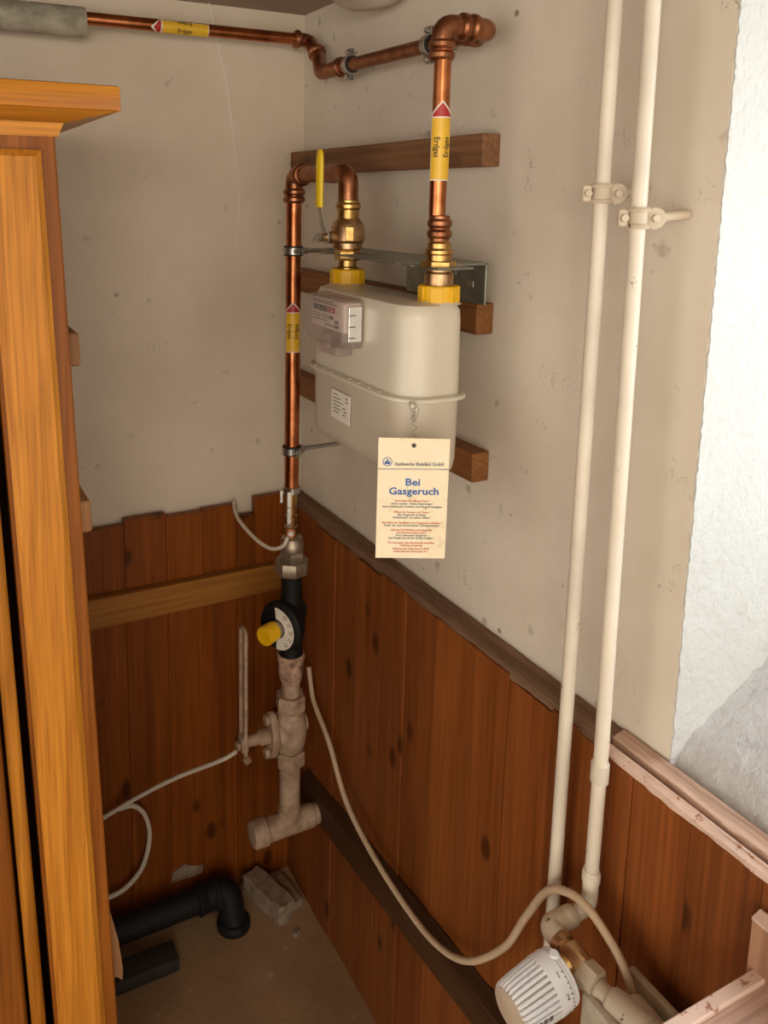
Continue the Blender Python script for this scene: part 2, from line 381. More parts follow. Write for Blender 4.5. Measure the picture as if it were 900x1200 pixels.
f0 = [bm.verts.new((0.0, v.co.y, 0.86)) for v in g[0]]
for k in range(ny): bm.faces.new((g[0][k], g[0][k + 1], f0[k + 1], f0[k]))
link('sill', bm, 'sill_plaster', wall_right, smooth=70)['label'] = 'rough grey sloping plaster window sill'
# window in the recess
win = thing('window_1', 'white framed cellar window at the back of the recess', 'window', (0.31, -1.51, 1.07)); win['kind'] = 'structure'
def winframe(bm):
    for lo, hi in (((0.29, -2.05, 1.06), (0.33, WY, 1.12)), ((0.29, -2.05, 1.74), (0.33, WY, 1.80)), ((0.29, -2.05, 1.12), (0.33, -1.99, 1.74)), ((0.29, -1.04, 1.12), (0.33, WY, 1.74)), ((0.29, -1.54, 1.12), (0.33, -1.49, 1.74))): box(bm, lo, hi, 0.004)
mk('window_frame', 'white_plastic', win, winframe)
for a, b_ in ((-1.99, -1.54), (-1.49, -1.04)): mk('pane', 'window_glass', win, box, (0.308, a, 1.12), (0.312, b_, 1.74))

# pine wainscot: every board a piece of its wall
def board(parent, lo, hi, mat, face):
    bm = B(); box(bm, lo, hi, 0.0008); return link('board', bm, mat, parent, smooth=0)
xs = [-1.52, -1.43, -1.345, -1.255, -1.17, -1.085, -1.0, -0.915, -0.83, -0.745, -0.655, -0.565, -0.477, -0.393, -0.309, -0.233, -0.157, -0.118, -0.0185]
tops = [0.9] * 12 + [0.895, 0.906, 0.898, 0.901, 0.873, 0.909]
for i in range(len(xs) - 1):
    board(wall_back, (xs[i] + 0.0002, -0.025 - (i % 3) * 0.0010, 0.0), (xs[i + 1] - 0.0002, -0.010, tops[i]), 'pine_back', 'y')
ys = [-0.0276, -0.066, -0.150, -0.236, -0.318, -0.403, -0.485, -0.570, -0.655, -0.742, -0.826, -0.872, -0.958, -1.036, -1.118, -1.2, -1.285, -1.37, -1.455, -1.54, -1.625, -1.71, -1.795, -1.88, -1.965, -2.05]
for i in range(len(ys) - 1):
    top = 0.886 + random.uniform(-0.004, 0.004) + (0.006 if i == 0 else 0) + (0.004 if i > 10 else 0)
    board(wall_right, (-0.035 - (i % 3) * 0.0009, ys[i + 1] + 0.0002, 0.0), (-0.018, ys[i] - 0.0002, top), 'pine_right', 'x')
# rough batten behind the boards, its worn top edge showing as a ledge
def rough_batten(bm, y0, y1, x0, x1, z0, z1, amp, n):
    """long worn batten: each long edge wanders on its own, with splintery fine wear"""
    rows = []; sd = random.uniform(0, 50)
    def j(k, y): return amp * (1.5 * pnoise.noise(V((y * 22, k * 7.3, sd))) + 0.9 * pnoise.noise(V((y * 75, k * 3.1, sd + 9))))
    for i in range(n + 1):
        y = y0 + (y1 - y0) * i / n
        rows.append([V((x0 + j(0, y), y, z0 + j(6, y))), V((x0 + j(1, y), y, z1 - 0.003 + j(2, y))), V((x0 + 0.006 + j(3, y), y, z1 + 0.6 * j(4, y))), V((x1 - 0.004, y, z1 + 0.002 + 0.6 * j(5, y))), V((x1, y, z1)), V((x1, y, z0))])
    loft(bm, rows)
bm = B(); rough_batten(bm, -0.012, -0.912, -0.033, -0.0005, 0.885, 0.902, 0.0022, 90)
t1 = link('trim_1', bm, 'old_batten', None, smooth=20); t1['kind'] = 'structure'; tag(t1, 'weathered grey-brown batten capping the pine boards below the meter', 'trim')
bm = B(); rough_batten(bm, -0.913, -2.05, -0.0225, -0.0005, 0.885, 0.904, 0.0014, 380)
t2 = link('trim_2', bm, 'sill_trim', None, smooth=20); t2['kind'] = 'structure'; tag(t2, 'splintered pinkish wooden edge strip along the window sill', 'trim')
bm = B(); rough_batten(bm, -0.905, -2.05, -0.0395, -0.0285, 0.888, 0.8975, 0.0013, 420)
t3 = link('trim_3', bm, 'trim_paint', None, smooth=20); t3['kind'] = 'structure'; tag(t3, 'narrow chipped pink edging on top of the pine boards under the window', 'trim')
# plaster lump at the ceiling over the right wall
bm = B(); bmesh.ops.create_uvsphere(bm, u_segments=28, v_segments=14, radius=1.0)
for v in bm.verts:
    n_ = 1 + 0.06 * math.sin(5 * v.co.x + 3 * v.co.y) + random.uniform(-0.012, 0.012)
    v.co = V((-0.055 + v.co.x * 0.075 * n_, -0.345 + v.co.y * 0.105 * n_, 1.893 + v.co.z * 0.058 * n_))
l_ = link('trim_4', bm, 'lump_plaster', None, smooth=70); l_['kind'] = 'structure'; tag(l_, 'pale lump of plaster bulging from the ceiling beside the wall', 'trim')

# ------------------------------------------------------------------ wardrobe
wd = thing('wardrobe', 'tall golden oak wardrobe with cornice and raised corner pilaster', 'wardrobe', (-1.05, -0.40, 0.0))
YF = -0.649; XR = -0.598
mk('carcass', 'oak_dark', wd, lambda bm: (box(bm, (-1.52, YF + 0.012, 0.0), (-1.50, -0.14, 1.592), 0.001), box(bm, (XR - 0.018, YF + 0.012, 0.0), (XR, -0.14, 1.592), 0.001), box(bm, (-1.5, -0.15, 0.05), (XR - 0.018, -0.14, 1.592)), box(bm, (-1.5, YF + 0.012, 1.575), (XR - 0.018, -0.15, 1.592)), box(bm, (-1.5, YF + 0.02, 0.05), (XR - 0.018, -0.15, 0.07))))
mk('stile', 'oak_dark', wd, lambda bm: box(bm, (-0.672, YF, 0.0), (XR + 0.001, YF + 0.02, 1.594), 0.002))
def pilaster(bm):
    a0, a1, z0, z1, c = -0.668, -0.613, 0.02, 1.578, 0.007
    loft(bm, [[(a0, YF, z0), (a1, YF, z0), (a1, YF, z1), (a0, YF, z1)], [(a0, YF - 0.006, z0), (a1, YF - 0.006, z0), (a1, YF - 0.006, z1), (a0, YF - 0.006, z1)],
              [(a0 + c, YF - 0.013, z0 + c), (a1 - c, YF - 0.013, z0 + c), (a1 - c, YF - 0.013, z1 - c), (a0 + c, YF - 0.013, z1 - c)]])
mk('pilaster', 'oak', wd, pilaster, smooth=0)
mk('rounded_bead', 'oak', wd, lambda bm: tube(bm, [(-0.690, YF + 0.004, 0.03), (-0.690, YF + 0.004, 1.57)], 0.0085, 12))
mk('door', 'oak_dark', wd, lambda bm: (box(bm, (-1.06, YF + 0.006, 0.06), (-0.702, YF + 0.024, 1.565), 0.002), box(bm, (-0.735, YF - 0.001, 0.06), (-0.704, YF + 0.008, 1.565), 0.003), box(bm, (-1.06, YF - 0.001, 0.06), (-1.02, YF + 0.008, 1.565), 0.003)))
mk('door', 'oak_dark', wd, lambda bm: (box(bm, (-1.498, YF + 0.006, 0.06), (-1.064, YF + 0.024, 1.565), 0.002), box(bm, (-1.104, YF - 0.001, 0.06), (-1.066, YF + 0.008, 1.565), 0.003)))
def cornice_part(bm, z0, z1, o0, o1):
    # mitred moulding: overhang grows from o0 at z0 to o1 at z1
    def ring(o, z): return [(-1.52 - o, YF - o * 0.3, z), (XR + o, YF - o * 0.3, z), (XR + o, -0.14, z), (-1.52 - o, -0.14, z)]
    loft(bm, [ring(o0, z0), ring(o1, z1)])
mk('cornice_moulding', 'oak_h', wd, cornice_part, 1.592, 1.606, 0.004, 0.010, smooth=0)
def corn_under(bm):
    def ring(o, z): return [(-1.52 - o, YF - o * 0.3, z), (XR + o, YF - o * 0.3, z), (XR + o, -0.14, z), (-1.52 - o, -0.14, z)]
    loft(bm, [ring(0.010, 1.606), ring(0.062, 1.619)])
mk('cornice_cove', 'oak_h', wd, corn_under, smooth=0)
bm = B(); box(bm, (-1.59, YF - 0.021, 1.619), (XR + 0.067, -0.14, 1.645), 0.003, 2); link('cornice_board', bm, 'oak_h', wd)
for z in (1.342, 1.143): mk('side_batten', 'raw_wood', wd, lambda bm: box(bm, (XR, YF + 0.03, z), (XR + 0.017, -0.2, z + 0.038), 0.002))
def splinter(bm):
    prism(bm, [(XR + 0.001, YF + 0.014, 0.66), (XR + 0.011, YF + 0.014, 0.60), (XR + 0.0145, YF + 0.014, 0.555), (XR + 0.013, YF + 0.014, 0.538), (XR + 0.005, YF + 0.014, 0.547), (XR + 0.001, YF + 0.014, 0.54)], (0, 0.012, 0))
mk('broken_splinter', 'raw_wood', wd, splinter, smooth=0)
for c in wd.children:   # the old wardrobe leans out of plumb
    for v in c.data.vertices: v.co.x -= 0.0332 * v.co.z
wd.location = (-1.05 + 0.051, -0.40, 0.0)

# ------------------------------------------------------------------ planks and rails on the walls
for z0, z1, y0, lab, mat in ((1.578, 1.622, -0.613, 'grainy brown plank screwed to the wall above the meter', 'plank_wood'), (1.344, 1.388, -0.616, 'orange-brown plank on the wall carrying the steel meter bracket', 'plank_orange'), (1.128, 1.172, -0.622, 'orange-brown plank on the wall behind the lower half of the meter', 'plank_orange')):
    bm = B(); box(bm, (-0.030, y0 - 0.012, z0), (-0.0005, -0.002, z1), 0.0015); o = link('mounting_plank', bm, mat, None, smooth=0); tag(o, lab, 'plank', 'planks carrying the gas meter')
bm = B(); prism(bm, [(-0.482, -0.0285, 0.702), (-0.482, -0.0285, 0.763), (-0.105, -0.0285, 0.762), (-0.048, -0.0285, 0.760), (-0.048, -0.0285, 0.704)], (0, -0.018, 0))
tag(link('wall_strap', bm, 'strap_wood', None, smooth=0), 'pale yellowish board nailed level across the pine panelling', 'board')
bm = B(); prism(bm, [(-0.0385, -0.135, 0.262), (-0.058, -0.135, 0.262), (-0.058, -0.135, 0.318), (-0.0385, -0.135, 0.328)], (0, -0.86, 0.085))
tag(link('wooden_rail', bm, 'dark_rail', None, smooth=0), 'dark brown wooden rail low on the panelling, rising away from the corner', 'rail')

# ------------------------------------------------------------------ copper gas pipes
def marker(parent, x, y, z0, z1, r, front, arc, size):
    """printed gas marker wrapped round a vertical pipe: white edge, yellow field, red arrow tip, lettering"""
    rr = r + 0.0004; seg = 14
    def patch(name, mat, off, za, zb, a0, a1, tip=0.0):
        bm = B(); lo = []; hi = []
        for i in range(seg + 1):
            a = a0 + (a1 - a0) * i / seg; u = abs(2 * i / seg - 1)
            p = V((x + (rr + off) * math.cos(a), y + (rr + off) * math.sin(a), 0))
            lo.append(bm.verts.new((p.x, p.y, za))); hi.append(bm.verts.new((p.x, p.y, zb + tip * (1 - u))))
        for i in range(seg): bm.faces.new((lo[i], lo[i + 1], hi[i + 1], hi[i]))
        return link(name, bm, mat, parent)
    h = z1 - z0; tipz = z0 + h * 0.80; e = 0.0016; ea = e / rr
    patch('marker_label', 'label_white', 0.0, z0, tipz + h * 0.03, front - arc, front + arc, h * 0.17)
    patch('marker_field', 'label_yellow', 0.0003, z0 + e, tipz - e, front - arc + ea, front + arc - ea)
    patch('marker_arrow', 'label_red', 0.0003, tipz, tipz + h * 0.02, front - arc + ea * 1.3, front + arc - ea * 1.3, h * 0.15)
    for da, flip in ((-arc * 0.36, 1), (arc * 0.40, -1)):
        bm = text_mesh('Erdgas', size, 'CENTER', 0.012)
        for v in bm.verts:
            u, t = v.co.x * flip, (v.co.y - size * 0.33) * flip
            a = front + da + t / rr
            v.co = V((x + (rr + 0.0008) * math.cos(a), y + (rr + 0.0008) * math.sin(a), z0 + h * 0.42 - u))
        link('lettering', bm, 'ink', parent, smooth=0)
def fitting(bm, o, ax, r, L, beads=(0.15, 0.85)):
    """press fitting sleeve with rolled beads"""
    prof = [(r, 0), (r + 0.0022, 0.001)]
    for b_ in beads:
        c = b_ * L; prof += [(r + 0.0022, c - 0.006), (r + 0.0052, c - 0.0025), (r + 0.0052, c + 0.0025), (r + 0.0022, c + 0.006)]
    prof += [(r + 0.0022, L - 0.001), (r, L)]
    lathe(bm, prof, o, ax, 20)
FRONT = math.atan2(-0.9, -0.42)
gp = thing('gas_pipe', 'copper gas pipe running along under the ceiling and down to the meter', 'pipe', (-0.12, -0.655, 1.47))
R1 = 0.011
ZT = 1.831; ZR = 1.756; XW = -0.046
mk('pipe', 'copper', gp, lambda bm: tube(bm, [(-0.60, -0.06, ZT - 0.002), (-0.045, -0.06, ZT)], R1))
mk('elbow', 'copper_dull', gp, lambda bm: tube(bm, fillet([(-0.05, -0.06, ZT), (-0.020, -0.06, ZT), (-0.026, -0.115, 1.792), (XW, -0.165, ZR), (XW, -0.25, ZR)], 0.03), R1 + 0.0022))
for o, ax in (((-0.052, -0.06, ZT), (1, 0, 0)), ((-0.0235, -0.098, 1.805), (-0.1, -0.75, -0.5)), ((XW, -0.235, ZR), (0, -1, 0))): mk('fitting_bead', 'copper_dull', gp, fitting, o, ax, R1 + 0.001, 0.014, (0.5,))
mk('pipe', 'copper_dull', gp, lambda bm: tube(bm, [(XW, -0.24, ZR), (XW, -0.635, ZR - 0.006)], R1))
ze = ZR - 0.006
mk('elbow', 'copper_dull', gp, lambda bm: tube(bm, fillet([(XW, -0.60, ze), (XW, -0.648, ze), (-0.078, -0.648, ze)], 0.024), R1 + 0.0028))
mk('elbow', 'copper_dull', gp, lambda bm: tube(bm, fillet([(-0.070, -0.648, ze), (-0.12, -0.648, ze), (-0.12, -0.648, 1.715)], 0.03), R1 + 0.0024))
for o, ax in (((-0.066, -0.648, ze), (-1, 0, 0)), ((-0.082, -0.648, ze), (-1, 0, 0)), ((-0.12, -0.648, 1.705), (0, 0, 1)), ((-0.12, -0.648, 1.718), (0, 0, 1)), ((XW, -0.612, ze), (0, -1, 0))): mk('fitting_bead', 'copper_dull', gp, fitting, o, ax, R1 + 0.001, 0.013, (0.5,))
mk('pipe', 'copper', gp, lambda bm: tube(bm, [(-0.12, -0.6515, 1.73), (-0.12, -0.6515, 1.50)], R1))
mk('press_fitting', 'copper_dull', gp, fitting, (-0.12, -0.658, 1.478), (0, 0, 1), R1, 0.034, (0.30, 0.70))
mk('adapter', 'brass', gp, lambda bm: lathe(bm, [(0.014, 0), (0.0165, 0.001), (0.0165, 0.008), (0.0185, 0.010), (0.0185, 0.014), (0.0155, 0.017), (0.0155, 0.023), (0.013, 0.026)], (-0.12, -0.659, 1.453), (0, 0, 1), 24))
mk('hex_collar', 'brass', gp, hexnut, (-0.12, -0.66, 1.4435), (0, 0, 1), 0.0225, 0.010)
mk('tail_piece', 'brass_worn', gp, lambda bm: lathe(bm, [(0.0165, 0), (0.019, 0.002), (0.019, 0.02), (0.0165, 0.023), (0.0165, 0.028)], (-0.12, -0.661, 1.417), (0, 0, 1), 24))
marker(gp, -0.12, -0.6515, 1.556, 1.656, R1 + 0.0012, FRONT, 1.25, 0.0098)
# marker round the horizontal run: built vertical in helper coordinates, so make it directly
def marker_h(parent, x0, x1, y, z, r):
    rr = r + 0.0006; F = math.radians(205); arc = 1.3; seg = 12
    def P(x, a, off): return V((x, y + (rr + off) * math.cos(a), z + (rr + off) * math.sin(a)))
    def patch(name, mat, off, xa, xb, e, tip):
        bm = B(); A = []; C = []
        for i in range(seg + 1):
            a = F - arc + e + 2 * (arc - e) * i / seg; u = abs(2 * i / seg - 1)
            A.append(bm.verts.new(P(xa - tip * (1 - u), a, off))); C.append(bm.verts.new(P(xb, a, off)))
        for i in range(seg): bm.faces.new((A[i], A[i + 1], C[i + 1], C[i]))
        link(name, bm, mat, parent)
    L = x1 - x0
    patch('marker_label', 'label_white', 0, x0 + L * 0.16, x1, 0, L * 0.16)
    patch('marker_field', 'label_yellow', 0.0003, x0 + L * 0.2, x1 - 0.0015, 0.13, 0)
    patch('marker_arrow', 'label_red', 0.0003, x0 + L * 0.15, x0 + L * 0.175, 0.2, L * 0.10)
    for da, fl in ((0.18, 1), (-0.92, -1)):
        bm = text_mesh('Erdgas', 0.0105, 'CENTER', 0.012)
        for v in bm.verts: v.co = P(x0 + L * 0.58 + v.co.x * fl, F + da - (v.co.y - 0.0035) * fl / rr, 0.0008)
        link('lettering', bm, 'ink', parent, smooth=0)
marker_h(gp, -0.334, -0.226, -0.06, ZT - 0.001, R1)
tag(mk('pipe_sleeve', 'sleeve_grey', None, lambda bm: lathe(bm, [(0.0115, 0.0), (0.024, 0.002), (0.0252, 0.012), (0.0245, 0.10), (0.0255, 0.2), (0.0245, 0.5), (0.012, 0.502)], (-0.444, -0.06, ZT - 0.009), (-1, 0, 0), 22)), 'thick grey rough protective sleeve around the copper pipe under the ceiling', 'sleeve')

rp = thing('riser_pipe', 'copper riser pipe dropping from the ball valve to the regulator', 'pipe', (-0.12, -0.212, 0.90))
R2 = 0.0138
ZB = 1.571
mk('pipe', 'copper', rp, lambda bm: tube(bm, [(-0.12, -0.2125, 1.535), (-0.12, -0.2125, 0.985)], R2))
mk('elbow', 'copper_dull', rp, lambda bm: tube(bm, fillet([(-0.12, -0.2125, 1.53), (-0.12, -0.2125, ZB), (-0.12, -0.25, ZB)], 0.034), R2 + 0.0018))
mk('pipe', 'copper_dull', rp, lambda bm: tube(bm, [(-0.12, -0.24, ZB), (-0.12, -0.375, ZB)], R2))
mk('elbow', 'copper_dull', rp, lambda bm: tube(bm, fillet([(-0.12, -0.35, ZB), (-0.12, -0.410, ZB), (-0.12, -0.411, 1.527)], 0.04), R2 + 0.0018))
for o, ax in (((-0.12, -0.2125, 1.522), (0, 0, 1)), ((-0.12, -0.2125, 1.535), (0, 0, 1)), ((-0.12, -0.238, ZB), (0, -1, 0))): mk('fitting_bead', 'copper_dull', rp, fitting, o, ax, R2 + 0.0008, 0.013, (0.5,))
marker(rp, -0.12, -0.2125, 1.255, 1.347, R2 + 0.0008, FRONT, 1.0, 0.0105)
mk('reducer', 'brass', rp, lambda bm: lathe(bm, [(0.012, 0), (0.013, 0.002), (0.013, 0.022), (0.0105, 0.024), (0.0105, 0.030), (0.012, 0.032), (0.012, 0.044), (0.010, 0.046), (0.0105, 0.06), (0.0105, 0.10)], (-0.12, -0.2125, 0.897), (0, 0, 1), 20))
# earth clamp at the foot of the riser, with its wire
ec = thing('earth_clamp', 'small steel earthing clamp at the foot of the copper riser', 'clamp', (-0.132, -0.236, 0.92))
mk('band', 'zinc', ec, lambda bm: (lathe(bm, [(0.0150, 0), (0.0162, 0.0005), (0.0162, 0.0115), (0.0150, 0.012)], (-0.12, -0.2125, 0.985), (0, 0, 1), 20), obox(bm, (-0.1345, -0.2345, 0.962), ((0.9, -0.43, 0), (0.43, 0.9, 0), (0, 0, 1)), (0.004, 0.002, 0.034), 0.0005), obox(bm, (-0.148, -0.229, 0.987), ((0.9, -0.43, 0), (0.43, 0.9, 0), (0, 0, 1)), (0.0028, 0.0015, 0.012), 0.0005)))
mk('terminal', 'copper_dull', ec, lambda bm: (lathe(bm, [(0.008, 0), (0.0085, 0.001), (0.0085, 0.013), (0.008, 0.014)], (-0.1345, -0.243, 0.924), (-0.42, -0.9, 0), 12), ))
mk('screw', 'zinc', ec, hexnut, (-0.140, -0.254, 0.924), (-0.42, -0.9, 0), 0.0055, 0.005)
mk('screw', 'zinc', ec, hexnut, (-0.136, -0.2365, 0.962), (-0.42, -0.9, 0), 0.004, 0.004)
bm = B(); tube(bm, spline([(-0.140, -0.242, 0.912), (-0.148, -0.235, 0.892), (-0.160, -0.205, 0.878), (-0.172, -0.160, 0.882), (-0.178, -0.10, 0.893), (-0.172, -0.055, 0.897), (-0.163, -0.022, 0.906)]), 0.0037, 10)
tag(link('earth_wire', bm, 'wire_white', None), 'short white earth wire looping from the clamp to the panelling top', 'wire')

# pipe clamps
def clamp(label, c, axis, r, stand, cat='clamp', group='rubber lined steel pipe clamps', mats=('zinc', 'rubber'), ears=True, wide=0.012, ear_dir=None):
    """two-part ring clamp round a pipe at c along axis, with a threaded rod to the point stand"""
    a = V(axis).normalized(); c = V(c); s = V(stand)
    d = (s - c); d = (d - a * d.dot(a)).normalized(); e = V(ear_dir).normalized() if ear_dir else a.cross(d).normalized()
    t = thing('pipe_clamp', label, cat, c - V((0, 0, r)), group)
    mk('liner', mats[1], t, lambda bm: lathe(bm, [(r, 0), (r + 0.0035, 0.0005), (r + 0.0035, wide + 0.0055), (r, wide + 0.006)], c - a * (wide / 2 + 0.003), a, 22, cap=False))
    mk('ring', mats[0], t, lambda bm: lathe(bm, [(r + 0.0030, 0), (r + 0.0050, 0.0004), (r + 0.0050, wide - 0.0004), (r + 0.0030, wide)], c - a * (wide / 2), a, 22, cap=False))
    for sg in (1, -1):
        q = c + e * sg * (r + 0.009)
        mk('ear', mats[0], t, lambda bm: (obox(bm, q + d * 0.0025, (a, e, d), (wide / 2, 0.006, 0.001)), obox(bm, q - d * 0.0025, (a, e, d), (wide / 2, 0.006, 0.001))))
        mk('screw', mats[0], t, lambda bm: (hexnut(bm, q - d * 0.009, d, 0.0042, 0.005, 8), lathe(bm, [(0.0020, 0), (0.0020, 0.018)], q - d * 0.006, d, 8)))
    mk('rod', mats[0], t, lambda bm: (hexnut(bm, c + d * (r + 0.004), d, 0.0065, 0.008), tube(bm, [c + d * (r + 0.01), s], 0.004, 10)))
    return t
clamp('rubber lined clamp holding the copper pipe just past its double bend', (XW, -0.275, ZR), (0, 1, 0), R1, (0.0, -0.275, ZR), ear_dir=(0, 0, 1))
clamp('rubber lined clamp tucked beside the copper elbow above the marker', (XW, -0.512, ZR - 0.004), (0, 1, 0), R1, (0.0, -0.512, ZR - 0.004), ear_dir=(0, 0, 1))
clamp('rubber lined clamp on the copper riser level with the meter bracket', (-0.12, -0.2125, 1.438), (0, 0, 1), R2, (0.0, -0.2125, 1.438))
clamp('rubber lined clamp on the copper riser below the meter', (-0.12, -0.2125, 1.068), (0, 0, 1), R2, (0.0, -0.2125, 1.068))

# ------------------------------------------------------------------ ball valve on the meter inlet
bv = thing('ball_valve', 'brass gas ball valve with upright yellow lever over the meter', 'valve', (-0.12, -0.412, 1.425))
PX, PY = -0.12, -0.412
mk('body', 'brass_worn', bv, lambda bm: lathe(bm, [(0.018, 0), (0.0235, 0.002), (0.0235, 0.010), (0.0265, 0.014), (0.0265, 0.034), (0.022, 0.044), (0.018, 0.047), (0.0165, 0.049)], (PX, PY, 1.453), (0, 0, 1), 26))
mk('press_neck', 'brass', bv, fitting, (PX, PY, 1.498), (0, 0, 1), 0.0148, 0.032, (0.68,))
mk('collar', 'brass', bv, hexnut, (PX, PY, 1.436), (0, 0, 1), 0.0205, 0.017)
mk('tail_piece', 'brass', bv, lambda bm: lathe(bm, [(0.017, 0), (0.017, 0.008), (0.0145, 0.010), (0.0145, 0.024)], (PX, PY, 1.417), (0, 0, 1), 22))
mk('cast_mark', 'brass', bv, lambda bm: obox(bm, (PX - 0.0105, PY - 0.0245, 1.478), ((0.92, -0.39, 0), (0.39, 0.92, 0), (0, 0, 1)), (0.0065, 0.0015, 0.011), 0.0008))
mk('stem', 'brass_worn', bv, lambda bm: (lathe(bm, [(0.0095, 0), (0.0095, 0.014), (0.006, 0.015), (0.006, 0.030)], (PX - 0.020, PY, 1.472), (-1, 0, 0), 14)))
mk('stem_nut', 'zinc', bv, hexnut, (PX - 0.046, PY, 1.472), (-1, 0, 0), 0.0075, 0.008)
def lever(bm):
    pts = [(1.462, 0.008), (1.475, 0.010), (1.490, 0.007), (1.520, 0.0055), (1.535, 0.0055)]
    loft(bm, [[(PX - 0.038 - k * 0.012 - 0.001, PY - w_, z), (PX - 0.038 - k * 0.012 - 0.001, PY + w_, z), (PX - 0.038 - k * 0.012 + 0.0015, PY + w_, z), (PX - 0.038 - k * 0.012 + 0.0015, PY - w_, z)] for (z, w_), k in zip(pts, (0, 0, 0.5, 1, 1))])
lv = mk('lever', 'zinc', bv, lever)
def grip(bm):
    L = []
    for z, w_, h_ in ((1.518, 0.0078, 0.0040), (1.522, 0.0088, 0.0048), (1.585, 0.0092, 0.0050), (1.597, 0.0085, 0.0046), (1.603, 0.0062, 0.0034), (1.605, 0.003, 0.0018)):
        L.append([(PX - 0.0505 + h_ * math.cos(a), PY + w_ * math.sin(a), z) for a in [2 * math.pi * i / 16 for i in range(16)]])
    loft(bm, L)
mk('grip', 'yellow_grip', lv, grip)

# ------------------------------------------------------------------ gas meter
gm = thing('gas_meter', 'cream domestic gas meter with clear counter window hanging on the wall', 'gas meter', (-0.145, -0.54, 1.165))
PL, PR = (-0.12, -0.4135), (-0.12, -0.662)
FX0, FX1, FY0, FY1 = -0.198, -0.086, -0.704, -0.394
def plan(ins, z, extra=0.0):
    r = max(0.012, 0.052 - ins); rb = max(0.01, 0.030 - ins * 0.5)
    return [(x, y, z) for x, y in rrect(FX0 + ins, FX1 - ins * 0.8, FY0 + ins, FY1 - ins, (r, rb, rb, r + 0.006))]
mk('upper_housing', 'meter_white', gm, lambda bm: loft(bm, [plan(0.0095, 1.279), plan(0.0105, 1.380), plan(0.0118, 1.391), plan(0.016, 1.398), plan(0.024, 1.4005)]))
mk('lower_housing', 'meter_grey', gm, lambda bm: loft(bm, [plan(0.034, 1.166), plan(0.022, 1.168), plan(0.014, 1.176), plan(0.011, 1.190), plan(0.0095, 1.277)]))
mk('flange', 'meter_white', gm, lambda bm: loft(bm, [plan(0.002, 1.2745), plan(0.0, 1.2755), plan(0.0, 1.2795), plan(0.002, 1.2808), plan(0.006, 1.2812)]))
for k in range(8):
    y = -0.452 - k * 0.027
    mk('rivet', 'meter_white', gm, lambda bm: lathe(bm, [(0.0028, 0), (0.0028, 0.0012), (0.0015, 0.002)], (FX0 + 0.0045, y, 1.2805), (0, 0, 1), 8))
for nm, (px, py), dz in (('port', PL, 0), ('port', PR, 0)):
    mk('port', 'meter_white', gm, lambda bm: lathe(bm, [(0.030, 0), (0.026, 0.004), (0.022, 0.010)], (px, py, 1.398), (0, 0, 1), 24))
def cap(bm, o, r, h, rot):
    prof = [(r * 0.96, 0), (r, 0.001), (r, h - 0.001), (r * 0.96, h), (r * 0.72, h)]
    lathe(bm, prof, o, (0, 0, 1), 32)
    for k in range(6):
        a = rot + k * math.pi / 3; d = V((math.cos(a), math.sin(a), 0)); n_ = V((-math.sin(a), math.cos(a), 0))
        obox(bm, V(o) + d * (r - 0.0015) + V((0, 0, h / 2 - 0.001)), (d, n_, (0, 0, 1)), (0.0020, 0.0080, h / 2 - 0.0005), 0.0006)
mk('union_cap', 'yellow_cap', gm, cap, (*PL, 1.4005), 0.0265, 0.0225, FRONT - 0.15)
mk('union_cap', 'yellow_cap', gm, cap, (*PR, 1.3985), 0.0262, 0.0235, FRONT - 0.28)
# counter on the front
CX = -0.221; CY0, CY1, CZ0, CZ1 = -0.586, -0.466, 1.327, 1.397
ctr = mk('counter_housing', 'meter_print', gm, lambda bm: box(bm, (CX + 0.0075, CY0 + 0.008, CZ0 + 0.022), (-0.187, CY1 - 0.010, CZ1 - 0.006), 0.002))
xf = CX + 0.0070
def bars(parent, items, mat):
    for (ya, yb, za, zb) in items: mk('print', mat, parent, lambda bm: box(bm, (xf - 0.0006, ya, za), (xf, yb, zb)), smooth=0)
mk('digit_window', 'ink', ctr, lambda bm: box(bm, (xf - 0.0008, -0.526, 1.3735), (xf, -0.4835, 1.3815)), smooth=0)
mk('digit_window', 'label_red', ctr, lambda bm: box(bm, (xf - 0.0008, -0.550, 1.3735), (xf, -0.5265, 1.3815)), smooth=0)
for k in range(8):
    lettering('digit', '04815236'[k], 0.0072, (xf - 0.0012, -0.4873 - k * 0.0082, 1.3750), (0, -1, 0), (0, 0, 1), 'label_white', ctr)
bars(ctr, [(-0.556, -0.480, 1.3845, 1.3862), (-0.545, -0.480, 1.3877, 1.3890), (-0.505, -0.480, 1.3680, 1.3690), (-0.530, -0.510, 1.3680, 1.3690), (-0.545, -0.534, 1.3640, 1.3690), (-0.505, -0.484, 1.3645, 1.3655), (-0.532, -0.512, 1.3645, 1.3655), (-0.528, -0.482, 1.3600, 1.3610), (-0.550, -0.520, 1.3545, 1.3560), (-0.560, -0.550, 1.3600, 1.3640), (-0.562, -0.550, 1.3535, 1.3575)], 'ink_soft')
lettering('lettering', 'm³', 0.006, (xf - 0.0012, -0.559, 1.3745), (0, -1, 0), (0, 0, 1), 'ink', ctr)
def cover(bm):
    def ring(x, ins): return [(x, y, z) for y, z in rrect(CY0 + ins, CY1 - ins, CZ0 + ins, CZ1 - ins, (0.012, 0.012, 0.010, 0.010), 4)]
    loft(bm, [ring(-0.189, 0.0), ring(CX + 0.006, 0.001), ring(CX + 0.001, 0.004), ring(CX, 0.008)])
mk('counter_cover', 'clear_plastic', gm, cover)
mk('cover_tab', 'clear_plastic', gm, lambda bm: (box(bm, (CX + 0.006, -0.558, CZ0 - 0.014), (-0.189, -0.492, CZ0 + 0.002), 0.003), box(bm, (CX + 0.003, -0.538, CZ0 - 0.006), (CX + 0.010, -0.515, CZ0 + 0.016), 0.002)))
